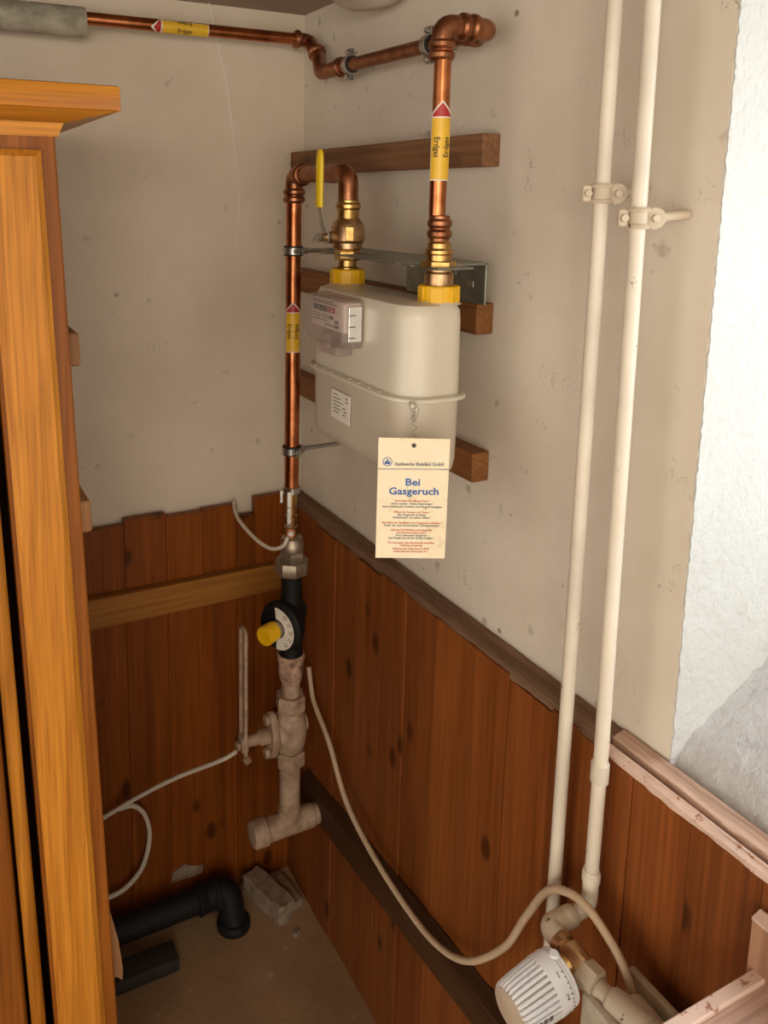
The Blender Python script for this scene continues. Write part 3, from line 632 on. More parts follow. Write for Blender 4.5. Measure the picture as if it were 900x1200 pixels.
mk('cover_side', 'chrome', gm, lambda bm: box(bm, (CX + 0.009, CY0 - 0.0012, CZ0 + 0.012), (-0.192, CY0 + 0.0003, CZ1 - 0.010), 0.0004))
for k in range(3): mk('cover_groove', 'ink', gm, lambda bm: box(bm, (CX + 0.009, CY0 - 0.0017, CZ0 + 0.017 + k * 0.0155), (CX + 0.019, CY0 - 0.0010, CZ0 + 0.018 + k * 0.0155)), smooth=0)
# inspection sticker on the lower housing
st = mk('sticker', 'label_white', gm, lambda bm: obox(bm, (-0.1908, -0.5285, 1.2335), ((0, 1, 0.03), (1, 0, 0), (0, -0.03, 1)), (0.028, 0.0007, 0.0215)), smooth=0)
for k, (a, b_) in enumerate(((-0.522, -0.508), (-0.530, -0.508), (-0.536, -0.508), (-0.526, -0.508), (-0.530, -0.508), (-0.524, -0.508))):
    mk('print', 'ink_soft', st, lambda bm: box(bm, (-0.1919, a, 1.2485 - k * 0.0052), (-0.1914, b_, 1.2497 - k * 0.0052)), smooth=0)
for a, z in ((-0.5475, 1.2475), (-0.5480, 1.2425), (-0.5400, 1.232), (-0.5440, 1.2270), (-0.5400, 1.2220)): mk('print', 'ink_soft', st, lambda bm: box(bm, (-0.1919, a - 0.003, z), (-0.1914, a + 0.003, z + 0.0016)), smooth=0)

# steel meter bracket
br = thing('meter_bracket', 'galvanised steel bracket plate holding both meter connections', 'bracket', (-0.05, -0.50, 1.389))
def brk(bm):
    z0, z1 = 1.4445, 1.4475
    box(bm, (-0.094, -0.648, z0), (-0.030, -0.29, z1))
    for c in (PL[1], PR[1] + 0.003):
        for s_ in (-1, 1): box(bm, (-0.150, c + s_ * 0.030 - 0.012, z0), (-0.094, c + s_ * 0.030 + 0.012, z1), 0.0012)
    box(bm, (-0.150, -0.602, z0), (-0.094, -0.47, z1))
mk('top_plate', 'galvanised', br, brk)
mk('back_plate', 'galvanised', br, lambda bm: box(bm, (-0.0335, -0.648, 1.389), (-0.0305, -0.45, 1.4475), 0.0006))
mk('bolt', 'zinc', br, lambda bm: (lathe(bm, [(0.0085, 0), (0.0085, 0.0015)], (-0.0335, -0.572, 1.428), (-1, 0, 0), 14), hexnut(bm, (-0.035, -0.572, 1.428), (-1, 0, 0), 0.0062, 0.005)))
mk('stamped_slot', 'zinc', br, lambda bm: box(bm, (-0.0345, -0.622, 1.411), (-0.0335, -0.606, 1.420), 0.0004))

# warning tag on the meter
TC = V((-0.2016, -0.7381, 1.1674))
tR = V((0.898, -0.439, 0.0)).normalized(); tU = V((0, 0, 1)); tN = V((-0.439, -0.898, 0)).normalized()
TW, TH = 0.0875, 0.1555
card = thing('warning_tag', 'cream cardboard gas warning tag with blue headline hanging on the meter', 'tag', TC - tU * TH / 2)
def tagcard(bm):
    M = 28; hole = TC + tU * (TH / 2 - 0.0095); rr = 0.0027
    outer = [(-TW / 2, -TH / 2), (TW / 2 - 0.001, -TH / 2), (TW / 2, TH / 2 - 0.001), (-TW / 2, TH / 2)]
    prism(bm, [TC + tR * a + tU * b_ for a, b_ in outer], -tN * 0.0009)
cd = mk('card', 'paper', card, tagcard, smooth=0)
def T(u, v, o=0.0006): return TC + tR * u + tU * v + tN * o
mk('punch_hole', 'ink', card, lambda bm: lathe(bm, [(0.0027, 0), (0.0027, 0.0003)], T(-0.0003, TH / 2 - 0.0095, 0.0001), tN, 16))
kx = TW / 600.0   # tag text laid out on a 600 x 1040 grid
def line(s, u, v, size, mat, width=None, bold=0.0): lettering('lettering', s, size * kx, T((u - 300) * kx, (520 - v) * kx, 0.0004), tR, tU, mat, card, 'CENTER', bold, 1.0, width * kx if width else None)
mk('rule', 'ink_navy', card, lambda bm: obox(bm, T(0, (520 - 258) * kx, 0.0003), (tR, tN, tU), (TW / 2 - 0.0004, 0.0002, 0.00035)), smooth=0)
line('Stadtwerke Bielefeld GmbH', 348, 228, 44, 'ink_navy', 412, 0.012)
line('Bei', 298, 402, 88, 'ink_blue', 122, 0.02)
line('Gasgeruch', 310, 482, 88, 'ink_blue', 420, 0.02)
for s_, v, wd_, c in (('Vermeiden Sie offenes Feuer !', 546, 300, 'ink_red'), ('Nicht rauchen ! Keine Feuerzeuge !', 572, 352, 'ink_navy'), ('keine elektrischen Schalter und Klingeln betätigen', 598, 500, 'ink_navy'),
                      ('Öffnen Sie Fenster und Türen !', 647, 310, 'ink_red'), ('Bei Gasgeruch im Keller', 671, 240, 'ink_navy'), ('Kellerfenster von außen öffnen !', 695, 322, 'ink_navy'),
                      ('Alle Hähne an Gaszählern und Gasgeräten schließen !', 742, 512, 'ink_red'), ('Keller nur nach ausreichender Lüftung betreten', 765, 470, 'ink_navy'),
                      ('Niemals Dichtstellen und Gasgeräte', 806, 352, 'ink_red'), ('mit Flammen ableuchten !', 830, 256, 'ink_red'), ('Auch schwachen Gasgeruch', 854, 270, 'ink_navy'), ('und Gasgeruch auf der Straße melden !', 878, 384, 'ink_navy'),
                      ('Wir sind immer über Bereitschaft erreichbar', 922, 402, 'ink_red'), ('Telefonanruf genügt', 945, 196, 'ink_red'), ('Während der Dienstzeit 51-8090', 976, 318, 'ink_red'), ('Außerhalb der Dienstzeit 511', 1000, 292, 'ink_red')):
    line(s_, 300, v, 25, c, wd_, 0.016)
def logo(bm):
    c = T((80 - 300) * kx, (520 - 195) * kx, 0.0003); n = 24
    for r0, r1 in ((34, 40),):
        A = [bm.verts.new(c + (tR * math.cos(2 * math.pi * i / n) + tU * math.sin(2 * math.pi * i / n)) * r0 * kx) for i in range(n)]
        C2 = [bm.verts.new(c + (tR * math.cos(2 * math.pi * i / n) + tU * math.sin(2 * math.pi * i / n)) * r1 * kx) for i in range(n)]
        for i in range(n): bm.faces.new((A[i], A[(i + 1) % n], C2[(i + 1) % n], C2[i]))
    for u, v, a, h in ((-14, -8, 9, 13), (0, -8, 5, 13), (14, -8, 9, 13), (0, 14, 7, 9)): obox(bm, c + tR * u * kx + tU * v * kx, (tR, tN, tU), (a * kx * 0.8, 0.0001, h * kx), 0)
    obox(bm, c - tU * 16 * kx, (tR, tN, tU), (26 * kx, 0.0001, 4 * kx))
mk('emblem', 'ink_blue', card, logo, smooth=0)
HK = T(-0.0003, TH / 2 - 0.0095, 0.001)
EY = V((-0.1847, -0.7096, 1.2753))
mk('eyelet', 'meter_white', gm, lambda bm: obox(bm, EY + tN * -0.006, (tR, tN, tU), (0.0045, 0.008, 0.0042), 0.001))
bm = B(); tube(bm, [EY + V((0.004 * math.sin(k * 1.1), 0, 0)) * (1 - abs(k - 12) / 14) + (HK - EY) * (k / 24) + tN * (0.002 + 0.001 * math.cos(k)) for k in range(25)], 0.0005, 6)
tube(bm, [EY + tR * (0.0035 * math.sin(k * 0.7) - 0.001) + tU * (0.004 - 0.022 * k / 20) + tN * 0.003 for k in range(21)], 0.0006, 6)
tube(bm, spline([EY + tR * 0.003 + tU * 0.003 + tN * 0.003, EY + tR * 0.006 - tU * 0.004 + tN * 0.004, EY + tR * 0.001 - tU * 0.014 + tN * 0.004, EY - tR * 0.004 - tU * 0.008 + tN * 0.004]), 0.0005, 6)
tag(link('seal_wire', bm, 'seal_wire', None), 'thin twisted seal wire tying the warning tag to the meter', 'wire')

# ------------------------------------------------------------------ regulator and main valve below the riser
QX, QY = -0.12, -0.2165
un = thing('union_fitting', 'grey malleable iron union between riser and black regulator', 'fitting', (QX, QY, 0.826))
mk('union_nut', 'steel_nut', un, hexnut, (QX, QY, 0.827), (0, 0, 1), 0.033, 0.026, 8, 0.06, 0.2)
mk('hex_insert', 'steel_nut', un, hexnut, (QX, QY, 0.853), (0, 0, 1), 0.0245, 0.018, 6, 0.05, 0.5)
mk('neck', 'steel_nut', un, lambda bm: lathe(bm, [(0.021, 0), (0.0225, 0.003), (0.0225, 0.016), (0.020, 0.020), (0.020, 0.027), (0.012, 0.029)], (QX, QY, 0.871), (0, 0, 1), 24))
rg = thing('gas_regulator', 'black gas pressure regulator with round housing and yellow cap', 'regulator', (QX, QY, 0.645))
mk('body', 'black_iron', rg, lambda bm: lathe(bm, [(0.024, 0), (0.026, 0.006), (0.022, 0.022), (0.0205, 0.045), (0.027, 0.065), (0.027, 0.10), (0.0205, 0.118), (0.0195, 0.180), (0.0195, 0.186)], (QX, QY, 0.645), (0, 0, 1), 26))
mk('side_boss', 'black_iron', rg, lambda bm: lathe(bm, [(0.020, 0), (0.020, 0.022), (0.015, 0.027)], (QX, QY, 0.745), (0.88, 0.2, 0.05), 18))
ad = V((-0.90, -0.43, 0.0)).normalized(); rc = V((QX, QY, 0.729)) + ad * 0.022
mk('housing', 'black_iron', rg, lambda bm: lathe(bm, [(0.030, -0.012), (0.046, -0.006), (0.0485, 0.0), (0.0485, 0.010), (0.046, 0.013), (0.043, 0.016), (0.042, 0.020)], rc, ad, 40))
def regl(bm):
    a, s_, t_ = frame_of(ad); n = 18; A = []; C2 = []
    for i in range(n + 1):
        g_ = math.radians(-92 + 190 * i / n); dv = V((0.43, -0.90, 0)) * math.cos(g_) + V((0, 0, 1)) * math.sin(g_)
        A.append(bm.verts.new(rc + ad * 0.0204 + dv * 0.0185)); C2.append(bm.verts.new(rc + ad * 0.0204 + dv * 0.0415))
    for i in range(n): bm.faces.new((A[i], A[i + 1], C2[i + 1], C2[i]))
lb = mk('data_label', 'label_white', rg, regl)
for k in range(5):
    g_ = math.radians(55 - k * 26); dv = V((0.43, -0.90, 0)) * math.cos(g_) + V((0, 0, 1)) * math.sin(g_)
    tv = ad.cross(dv)
    mk('print', 'ink_soft', lb, lambda bm: (obox(bm, rc + ad * 0.0206 + dv * 0.036, (dv, tv, ad), (0.0009, 0.0045, 0.0001))), smooth=0)
    mk('print', 'ink_soft', lb, lambda bm: (obox(bm, rc + ad * 0.0206 + dv * 0.031, (dv, tv, ad), (0.0007, 0.0035, 0.0001))), smooth=0)
mk('spring_neck', 'steel_nut', rg, lambda bm: lathe(bm, [(0.0165, 0), (0.0165, 0.018)], rc + ad * 0.018, ad, 22))
cp = mk('yellow_cap', 'yellow_cap', rg, lambda bm: lathe(bm, [(0.0175, 0), (0.0185, 0.001), (0.0185, 0.025), (0.0172, 0.028), (0.0135, 0.0285), (0.0130, 0.0275), (0.0, 0.0275)], rc + ad * 0.030, ad, 26))
mv = thing('gas_main_valve', 'cream painted gas shut-off valve with long upright lever', 'valve', (QX, QY, 0.415))
mk('upper_socket', 'rust_paint', mv, lambda bm: lathe(bm, [(0.019, 0), (0.021, 0.004), (0.024, 0.018), (0.025, 0.045), (0.0275, 0.05), (0.0275, 0.058), (0.025, 0.060)], (QX, QY, 0.601), (0, 0, 1), 24))
mk('nipple', 'cream_iron', mv, lambda bm: lathe(bm, [(0.0185, 0), (0.0185, 0.035)], (QX, QY, 0.570), (0, 0, 1), 20))
mk('upper_nut', 'cream_iron', mv, hexnut, (QX, QY, 0.542), (0, 0, 1), 0.030, 0.032, 6, 0.05, 0.25)
mk('body', 'cream_iron', mv, lambda bm: lathe(bm, [(0.022, 0), (0.026, 0.006), (0.031, 0.025), (0.033, 0.045), (0.031, 0.065), (0.026, 0.085), (0.0235, 0.092)], (QX, QY, 0.452), (0, 0, 1), 24))
mk('back_boss', 'cream_iron', mv, lambda bm: lathe(bm, [(0.020, 0), (0.022, 0.010), (0.020, 0.030), (0.012, 0.036), (0.0, 0.037)], (QX, QY, 0.507), (1, 0.12, 0), 18))
mk('side_lobe', 'cream_iron', mv, lambda bm: lathe(bm, [(0.027, 0.0), (0.0295, 0.012), (0.030, 0.026), (0.027, 0.034)], (QX + 0.002, QY, 0.497), (-1, 0, 0), 24))
mk('gland_flange', 'cream_iron', mv, lambda bm: loft(bm, [[(QX + xo, QY + a * sc, 0.497 + b_ * sc) for a, b_ in [(0.025 * math.cos(q), 0.048 * math.sin(q)) for q in [2 * math.pi * i / 28 for i in range(28)]]] for xo, sc in ((-0.033, 0.94), (-0.036, 1.0), (-0.044, 1.0), (-0.047, 0.94))]))
for dz in (0.036, -0.036): mk('flange_bolt', 'cream_iron', mv, hexnut, (QX - 0.045, QY, 0.497 + dz), (-1, 0, 0), 0.0105, 0.010)
mk('stem', 'cream_iron', mv, lambda bm: lathe(bm, [(0.015, 0), (0.015, 0.020), (0.011, 0.024), (0.011, 0.058)], (QX - 0.045, QY, 0.498), (-1, 0, 0), 16))
mk('lower_nut', 'cream_iron', mv, hexnut, (QX, QY, 0.424), (0, 0, 1), 0.0305, 0.031, 6, 0.05, 0.25)
def mlever(bm):
    x = QX - 0.099
    for dy in (-0.012, 0.012): tube(bm, fillet([(x, QY + dy, 0.475), (x, QY + dy, 0.726)], 0.01), 0.0040, 10)
    tube(bm, [(x, QY - 0.012 * math.cos(q), 0.726 + 0.0075 * math.sin(q)) for q in [math.pi * i / 8 for i in range(9)]], 0.0040, 10)
    obox(bm, (x, QY, 0.498), ((1, 0, 0), (0, 1, 0), (0, 0, 1)), (0.007, 0.013, 0.016), 0.003)
lvm = mk('lever', 'cream_iron', mv, mlever)
mk('lever_pin', 'cream_iron', mv, hexnut, (QX - 0.106, QY, 0.494), (-1, 0, 0), 0.0090, 0.008)
mk('lever_end', 'cream_iron', mv, hexnut, (QX - 0.099, QY - 0.012, 0.473), (0.2, -0.9, -0.3), 0.0075, 0.010)
sp = thing('gas_supply_pipe', 'cream painted iron supply pipe with capped tee under the main valve', 'pipe', (QX, QY, 0.265))
mk('pipe', 'cream_iron', sp, lambda bm: tube(bm, [(QX, QY, 0.295), (QX, QY, 0.430)], 0.0208, 22))
mk('tee', 'cream_iron', sp, lambda bm: (lathe(bm, [(0.0215, 0), (0.0235, 0.002), (0.0235, 0.105), (0.0215, 0.107)], (-0.176, QY, 0.291), (1, 0, 0), 24), lathe(bm, [(0.0235, 0), (0.0235, 0.026), (0.0212, 0.028)], (QX, QY, 0.296), (0, 0, 1), 24)))
mk('end_cap', 'cream_iron', sp, lambda bm: lathe(bm, [(0.0255, 0), (0.0272, 0.002), (0.0272, 0.026), (0.024, 0.031), (0.012, 0.034), (0.0, 0.0345)], (-0.171, QY, 0.291), (-1, 0, 0), 26))
mk('wall_stub', 'cream_iron', sp, lambda bm: tube(bm, [(-0.072, QY, 0.291), (-0.0588, QY, 0.291)], 0.0205, 20))

# wires and cable
bm = B(); tube(bm, spline([(-0.236, -0.222, 0.488), (-0.262, -0.20, 0.462), (-0.33, -0.13, 0.398), (-0.40, -0.07, 0.330), (-0.47, -0.04, 0.281), (-0.56, -0.035, 0.25), (-0.65, -0.03, 0.24)]), 0.0042, 10)
tag(link('bonding_wire', bm, 'wire_white', None), 'pale bonding wire stretched from the main valve behind the wardrobe', 'wire')
bm = B(); tube(bm, spline([(-0.425, -0.052, 0.305), (-0.395, -0.052, 0.302), (-0.371, -0.050, 0.270), (-0.362, -0.048, 0.215), (-0.378, -0.047, 0.150), (-0.415, -0.045, 0.112), (-0.46, -0.044, 0.104), (-0.53, -0.042, 0.115), (-0.60, -0.04, 0.15)]), 0.0047, 10)
tag(link('loose_wire', bm, 'wire_white', None), 'loose end of pale wire curling down in front of the panelling', 'wire')
bm = B(); tube(bm, spline([(-0.048, -0.150, 0.575), (-0.050, -0.168, 0.535), (-0.052, -0.188, 0.514), (-0.058, -0.264, 0.480), (-0.066, -0.348, 0.419), (-0.068, -0.442, 0.390), (-0.068, -0.552, 0.378), (-0.070, -0.648, 0.390), (-0.072, -0.728, 0.436), (-0.072, -0.802, 0.528), (-0.080, -0.848, 0.620), (-0.083, -0.884, 0.690), (-0.083, -0.916, 0.718), (-0.083, -0.950, 0.726), (-0.083, -0.990, 0.712), (-0.083, -1.014, 0.690), (-0.083, -1.024, 0.66), (-0.083, -1.028, 0.60)], 10), 0.0050, 12)
tag(link('cable', bm, 'cable', None), 'beige cable sagging along the panelling and arching down behind the radiator', 'cable')

# ------------------------------------------------------------------ heating pipes on the wall
HG = 'cream painted heating pipes'
XH = -0.060; RH = 0.0082
h1 = thing('heating_pipe', 'cream heating pipe running straight down into the shadow behind the radiator valve', 'pipe', (XH, -0.8735, 0.0), HG)
mk('pipe', 'cream_pipe', h1, lambda bm: tube(bm, [(XH, -0.8735, 0.0), (XH, -0.8745, 0.9), (XH, -0.8735, CEIL)], RH))
h2 = thing('heating_pipe', 'cream heating pipe with a socket joint, ending in the radiator valve', 'pipe', (XH, -0.929, 0.69), HG)
mk('pipe', 'cream_pipe', h2, lambda bm: tube(bm, [(XH, -0.931, 0.74), (XH, -0.932, 0.89), (XH, -0.927, 1.4), (XH, -0.922, CEIL)], RH))
mk('socket', 'cream_pipe', h2, lambda bm: lathe(bm, [(RH, 0), (RH + 0.0022, 0.001), (RH + 0.0022, 0.024), (RH, 0.027)], (XH, -0.9318, 0.868), (0, 0, 1), 20))
mk('elbow', 'cream_pipe', h2, lambda bm: (tube(bm, fillet([(XH, -0.931, 0.752), (XH, -0.931, 0.703), (-0.085, -0.931, 0.700)], 0.02), RH + 0.0012, 16), lathe(bm, [(RH, 0), (RH + 0.0024, 0.002), (RH + 0.0024, 0.012), (RH, 0.014)], (XH, -0.931, 0.735), (0, 0, 1), 18)))
mk('coupling', 'cream_fitting', h2, lambda bm: lathe(bm, [(RH + 0.001, 0), (0.0125, 0.003), (0.0130, 0.010), (0.0125, 0.018), (0.0105, 0.021)], (-0.083, -0.931, 0.700), (-1, 0, 0.02), 18))
def hclamp(label, y, z, rod_y):
    t = thing('heating_pipe_clamp', label, 'clamp', (XH, y, z - 0.012), 'painted clamps on the heating pipes')
    mk('ring', 'cream_fitting', t, lambda bm: (lathe(bm, [(RH, 0), (RH + 0.0035, 0.0008), (RH + 0.0045, 0.003), (RH + 0.0030, 0.0055)], (XH, y, z + 0.0055), (0, 0, 1), 20), lathe(bm, [(RH + 0.0030, 0), (RH + 0.0045, 0.0025), (RH + 0.0035, 0.0047), (RH, 0.0055)], (XH, y, z - 0.011), (0, 0, 1), 20), lathe(bm, [(RH, 0), (RH + 0.0018, 0.0005), (RH + 0.0018, 0.0215), (RH, 0.022)], (XH, y, z - 0.011), (0, 0, 1), 20)))
    dr = V((0.84, -0.54, 0)).normalized()
    for sg in (1, -1):
        c = V((XH, y, z)) + dr * sg * (RH + 0.0075)
        mk('lug', 'cream_fitting', t, lambda bm: lathe(bm, [(0.0105, 0), (0.0115, 0.0008), (0.0115, 0.005), (0.0105, 0.0058)], c - dr.cross(V((0, 0, 1))) * 0.003, dr.cross(V((0, 0, 1))), 18) if sg > 0 else obox(bm, c, (dr, dr.cross(V((0, 0, 1))), (0, 0, 1)), (0.005, 0.004, 0.009), 0.0015))
        mk('screw', 'cream_fitting', t, lambda bm: hexnut(bm, c - V((0.42, 0.9, 0)) * 0.008, (0.42, 0.9, 0), 0.0045, 0.006))
    mk('rod', 'cream_fitting', t, lambda bm: tube(bm, [V((XH, y, z)) + dr * (RH + 0.006), (-0.002, rod_y, z + 0.004)], 0.0052, 12))
hclamp('painted wall clamp on the heating pipe without a socket joint', -0.8735, 1.541, -0.882)
hclamp('painted wall clamp on the socketed heating pipe, rod showing beside a stain', -0.9262, 1.516, -0.938)

# ------------------------------------------------------------------ radiator valve, thermostat, radiator
VX = -0.122
rv = thing('radiator_valve', 'worn brass radiator valve body between pipe elbow and radiator', 'valve', (VX, -0.955, 0.665))
mk('inlet_elbow', 'cream_fitting', rv, lambda bm: tube(bm, fillet([(-0.098, -0.931, 0.700), (VX, -0.931, 0.701), (VX, -0.950, 0.699)], 0.014), 0.0128, 16))
mk('body', 'brass_worn', rv, lambda bm: (lathe(bm, [(0.0105, 0), (0.0140, 0.003), (0.0140, 0.012), (0.0118, 0.014), (0.0155, 0.018), (0.0160, 0.030), (0.0150, 0.040), (0.0115, 0.046)], (VX, -0.945, 0.699), (0, -1, -0.10), 20)))
mk('neck', 'brass', rv, lambda bm: (lathe(bm, [(0.0115, 0), (0.0125, 0.012), (0.0145, 0.013), (0.0145, 0.019), (0.0130, 0.020), (0.0130, 0.034)], (VX, -0.974, 0.694), (-1, 0, -0.12), 20)))
mk('union_nut', 'cream_fitting', rv, hexnut, (VX, -0.986, 0.694), (0.1, -1, 0), 0.0165, 0.020, 6, 0.05, 0.3)
mk('tail', 'cream_fitting', rv, lambda bm: lathe(bm, [(0.0105, 0), (0.0125, 0.004), (0.0105, 0.009), (0.0105, 0.014), (0.0145, 0.018), (0.0160, 0.030), (0.0165, 0.06)], (VX + 0.002, -1.003, 0.690), (0.22, -1, -0.05), 18))
th = thing('thermostat_head', 'white ribbed radiator thermostat head with number scale', 'thermostat', (VX - 0.06, -0.968, 0.66))
HX = VX - 0.028; hc = V((HX, -0.976, 0.689)); hd = V((-1, -0.02, -0.16)).normalized()
mk('base_ring', 'white_plastic', th, lambda bm: lathe(bm, [(0.020, 0), (0.0285, 0.001), (0.0292, 0.003), (0.0285, 0.0050), (0.0275, 0.0052), (0.0292, 0.0058), (0.0292, 0.0085), (0.028, 0.009)], hc - hd * 0.006, hd, 36))
sc_ = mk('scale_ring', 'white_plastic', th, lambda bm: lathe(bm, [(0.0285, 0), (0.0302, 0.001), (0.0302, 0.016), (0.0295, 0.018)], hc + hd * 0.003, hd, 36))
mk('core', 'beige_plastic', th, lambda bm: lathe(bm, [(0.0262, 0), (0.0235, 0.046)], hc + hd * 0.020, hd, 32))
hs = V((0, 0, 1)); hs = (hs - hd * hs.dot(hd)).normalized(); ht = hd.cross(hs)
for k in range(30):
    a = 2 * math.pi * k / 30; dv = hs * math.cos(a) + ht * math.sin(a); tv = hd.cross(dv)
    mk('rib', 'white_plastic', th, lambda bm: loft(bm, [[hc + hd * h_ + dv * (r_ - 0.006) + tv * w_, hc + hd * h_ + dv * (r_ - 0.0008) + tv * w_, hc + hd * h_ + dv * r_ + tv * w_ * 0.45, hc + hd * h_ + dv * r_ - tv * w_ * 0.45, hc + hd * h_ + dv * (r_ - 0.0008) - tv * w_, hc + hd * h_ + dv * (r_ - 0.006) - tv * w_] for h_, r_, w_ in ((0.020, 0.0298, 0.0019), (0.050, 0.0283, 0.0019), (0.063, 0.0268, 0.0018), (0.0665, 0.0245, 0.0014))]), smooth=50)
mk('end_disc', 'beige_plastic', th, lambda bm: lathe(bm, [(0.0235, 0), (0.0235, 0.0015), (0.0205, 0.003), (0.0, 0.0025)], hc + hd * 0.066, hd, 30))
mk('pointer', 'white_plastic', th, lambda bm: lathe(bm, [(0.0058, 0), (0.0058, 0.004), (0.0045, 0.0055)], hc + hd * 0.0 + (hs * math.cos(0.1) + ht * math.sin(0.1)) * 0.0265, hs, 16))
for sgn_txt, a in (('1', 28), ('2', 68), ('3', 106)):
    for sg in (1,):
        aa = math.radians(a); dv = hs * math.cos(aa) - (ht if ht.y > 0 else -ht) * math.sin(aa); tv = hd.cross(dv)
        lettering('numeral', sgn_txt, 0.0085, hc + hd * 0.0105 + dv * 0.0306 - (tv if tv.z > 0 else -tv) * 0.003, -hd, tv if tv.z > 0 else -tv, 'ink', sc_)
        mk('tick', 'ink_soft', sc_, lambda bm: obox(bm, hc + hd * 0.0045 + dv * 0.0303, (hd, tv, dv), (0.0014, 0.0005, 0.0003)), smooth=0)
for a in (38, 48, 58, 78, 86, 96):
    aa = math.radians(a); dv = hs * math.cos(aa) - (ht if ht.y > 0 else -ht) * math.sin(aa); tv = hd.cross(dv)
    mk('tick', 'ink_soft', sc_, lambda bm: obox(bm, hc + hd * 0.0045 + dv * 0.0303, (hd, tv, dv), (0.0009, 0.0004, 0.0003)), smooth=0)
for k, a in enumerate((86, 86, 86)):
    aa = math.radians(a); dv = hs * math.cos(aa) - (ht if ht.y > 0 else -ht) * math.sin(aa); tv = hd.cross(dv)
    mk('printed_mark', 'ink_soft', th, lambda bm: obox(bm, hc + hd * (0.036 + k * 0.007) + dv * (0.0296 - k * 0.0005), (hd, tv, dv), (0.0022, 0.0020, 0.0005)), smooth=0)
rd = thing('radiator', 'cream double panel radiator standing under the window', 'radiator', (-0.10, -1.5, 0.0))
for x in (-0.133, -0.066):
    def panel(bm):
        box(bm, (x - 0.0055, -2.0, 0.16), (x + 0.0055, -1.0, 0.690), 0.004, 2)
        for k in range(18): box(bm, (x - 0.0085, -1.965 + k * 0.053, 0.20), (x + 0.0085, -1.935 + k * 0.053, 0.650), 0.003)
    mk('panel', 'radiator_paint', rd, panel)
for z in (0.66, 0.20): mk('header_pipe', 'radiator_paint', rd, lambda bm: tube(bm, [(-0.10, -1.96, z), (-0.10, -1.03, z)], 0.020, 16))
mk('end_boss', 'cream_fitting', rd, lambda bm: (lathe(bm, [(0.014, 0), (0.023, 0.006), (0.024, 0.040)], (-0.104, -1.026, 0.680), (0, -1, -0.1), 18), box(bm, (-0.128, -1.10, 0.60), (-0.071, -1.040, 0.678), 0.008, 2)))
for y in (-1.2, -1.8): mk('foot', 'radiator_paint', rd, lambda bm: (box(bm, (-0.125, y - 0.02, 0.0), (-0.075, y + 0.02, 0.012), 0.002), box(bm, (-0.106, y - 0.012, 0.01), (-0.094, y + 0.012, 0.21))))

# wooden radiator shelf in the foreground corner
ws = thing('radiator_shelf', 'pale wooden mitred shelf frame over the radiator, seen edge on', 'shelf', (-0.22, -1.5, 0.0))
SX0, SX1, SY0, SY1, SZ = -0.36, -0.042, -1.95, -1.129, 0.80
def rail(bm, a, b_, c, d): prism(bm, [(*a, SZ - 0.022), (*b_, SZ - 0.022), (*c, SZ - 0.022), (*d, SZ - 0.022)], (0, 0, 0.022))
fw = 0.062
mk('far_rail', 'pink_wood_x', ws, rail, (SX0, SY1), (SX1, SY1), (SX1 - fw, SY1 - fw), (SX0 + fw, SY1 - fw), smooth=0)
mk('near_rail', 'pink_wood_x', ws, rail, (SX0, SY0), (SX1, SY0), (SX1 - fw, SY0 + fw), (SX0 + fw, SY0 + fw), smooth=0)
mk('wall_side_rail', 'pink_wood_y', ws, rail, (SX1, SY0), (SX1, SY1), (SX1 - fw, SY1 - fw), (SX1 - fw, SY0 + fw), smooth=0)
mk('front_rail', 'pink_wood_y', ws, rail, (SX0, SY0), (SX0, SY1), (SX0 + fw, SY1 - fw), (SX0 + fw, SY0 + fw), smooth=0)
mk('edge_lip', 'trim_paint', ws, lambda bm: box(bm, (SX0, SY1 - 0.0135, SZ), (SX1, SY1, SZ + 0.006), 0.0015))
mk('inset_panel', 'grey_panel', ws, lambda bm: box(bm, (SX0 + fw, SY0 + fw, SZ - 0.016), (SX1 - fw, SY1 - fw, SZ - 0.006)))
mk('back_board', 'board_pink', ws, lambda bm: box(bm, (-0.0555, -1.95, 0.70), (-0.0395, -1.1225, 0.858), 0.0015), smooth=0)
mk('back_board_edge', 'trim_paint', ws, lambda bm: (rough_batten(bm, -1.1235, -1.95, -0.0562, -0.0410, 0.856, 0.8605, 0.0012, 60)))
for y in (-1.93, -1.17): mk('leg', 'pink_wood_x', ws, lambda bm: box(bm, (SX0 + 0.002, y - 0.014, 0.0), (SX0 + 0.03, y + 0.014, SZ - 0.022), 0.001))

# ------------------------------------------------------------------ things on the floor
wp = thing('waste_pipe', 'black plastic waste pipe on the floor along the panelling', 'pipe', (-0.33, -0.085, 0.0))
mk('pipe', 'black_plastic', wp, lambda bm: tube(bm, [(-1.2, -0.078, 0.050), (-0.255, -0.085, 0.058)], 0.026, 22))
mk('socket', 'black_plastic', wp, lambda bm: lathe(bm, [(0.026, 0), (0.031, 0.002), (0.031, 0.012), (0.029, 0.015), (0.029, 0.05), (0.0, 0.051)], (-0.275, -0.085, 0.058), (1, 0, 0), 24))
mk('elbow', 'black_plastic', wp, lambda bm: (tube(bm, fillet([(-0.25, -0.086, 0.060), (-0.205, -0.090, 0.064), (-0.203, -0.118, 0.004)], 0.03), 0.0275, 20), lathe(bm, [(0.036, 0), (0.036, 0.008), (0.032, 0.012), (0.030, 0.016), (0.0, 0.017)], (-0.203, -0.118, 0.0), (0, 0, 1), 24)))
mk('socket_lip', 'black_plastic', wp, lambda bm: lathe(bm, [(0.030, 0), (0.033, 0.002), (0.033, 0.010), (0.030, 0.012)], (-0.238, -0.086, 0.060), (1, 0, 0.05), 24, cap=False))
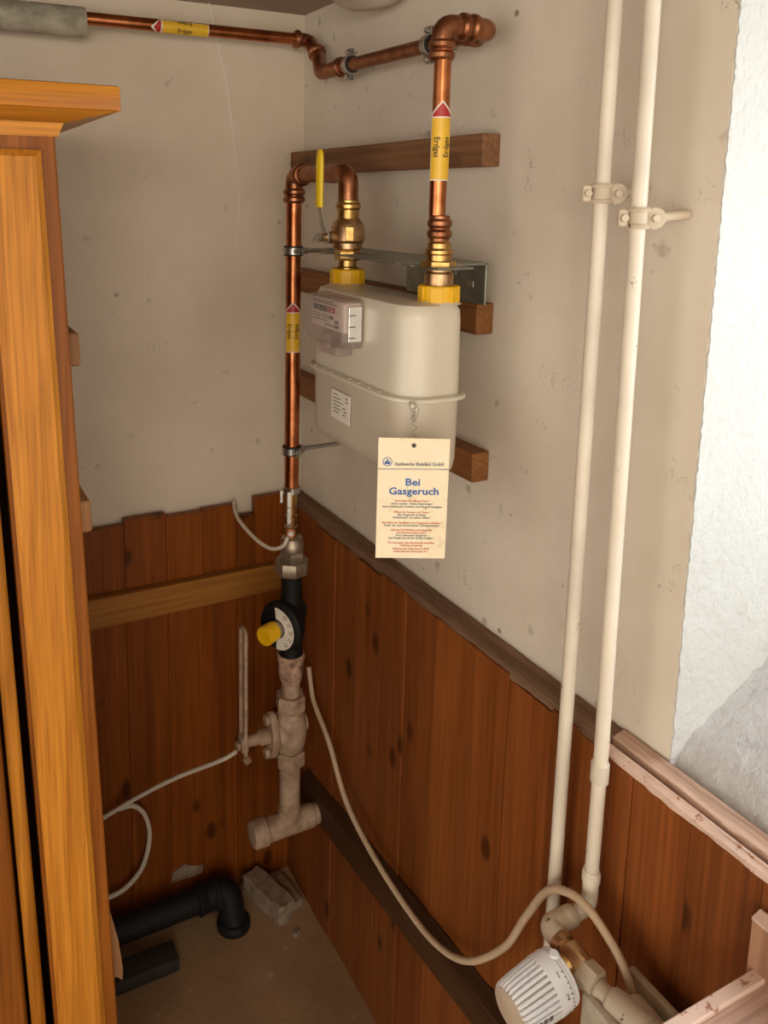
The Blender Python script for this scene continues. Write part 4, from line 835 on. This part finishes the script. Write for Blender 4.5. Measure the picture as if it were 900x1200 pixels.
bm = B(); box(bm, (-0.52, -0.172, 0.0), (-0.338, -0.122, 0.030), 0.004, 2); tag(link('dark_slab', bm, 'dark_block', None), 'dark flat slab lying on the floor in front of the waste pipe', 'slab')
def chunk(name, label, c, size, rot, seed, cat='rubble'):
    rnd = random.Random(seed); bm = B(); bmesh.ops.create_cube(bm, size=2); bmesh.ops.subdivide_edges(bm, edges=bm.edges[:], cuts=4, use_grid_fill=True)
    R_ = Matrix.Rotation(rot, 3, 'Z')
    for v in bm.verts:
        f_ = V((v.co.x * size[0], v.co.y * size[1], v.co.z * size[2])); l2 = v.co.length
        f_ *= (0.86 + 0.14 * (1.5 / max(l2, 0.9)) * 0.9) ; f_ += V((rnd.uniform(-1, 1), rnd.uniform(-1, 1), rnd.uniform(-1, 1))) * 0.1 * min(size)
        v.co = R_ @ f_
    mz = min(v.co.z for v in bm.verts)
    for v in bm.verts: v.co = V((v.co.x + c[0], v.co.y + c[1], v.co.z - mz))
    return tag(link(name, bm, 'stone', None, smooth=25), label, cat, 'rubble by the waste pipe')
chunk('rubble_stone', 'long broken piece of pale rubble beside the waste pipe elbow', (-0.118, -0.105), (0.022, 0.062, 0.022), 0.30, 3)
chunk('rubble_stone', 'flat crumbled mortar lump against the panelling beside the long rubble piece', (-0.075, -0.098), (0.017, 0.046, 0.010), 0.15, 5)
chunk('rubble_stone', 'tiny stone chip on the floor in front of the long rubble piece', (-0.093, -0.198), (0.006, 0.005, 0.004), 0.4, 8)
bm = B(); prism(bm, [(x_, -0.0275, z_) for x_, z_ in ((-0.312, 0.069), (-0.308, 0.093), (-0.281, 0.105), (-0.271, 0.095), (-0.240, 0.085), (-0.242, 0.067), (-0.271, 0.066))], (0, -0.0012, 0))
tag(link('plaster_splash', bm, 'stone', None, smooth=0), 'pale dried plaster splash stuck low on the panelling above the waste pipe', 'plaster')
# cobweb strand on the wall
bm = B(); tube(bm, spline([(-0.205, -0.012, CEIL - 0.001), (-0.187, -0.006, 1.82), (-0.168, -0.005, 1.745), (-0.157, -0.005, 1.66), (-0.145, -0.005, 1.56), (-0.143, -0.004, 1.49), (-0.152, -0.004, 1.43)]), lambda t_: 0.0010 if t_ < 0.5 else 0.0006, 5)
tag(link('cobweb_strand', bm, 'web', None), 'thin dusty cobweb strand hanging down the wall from the ceiling', 'cobweb')
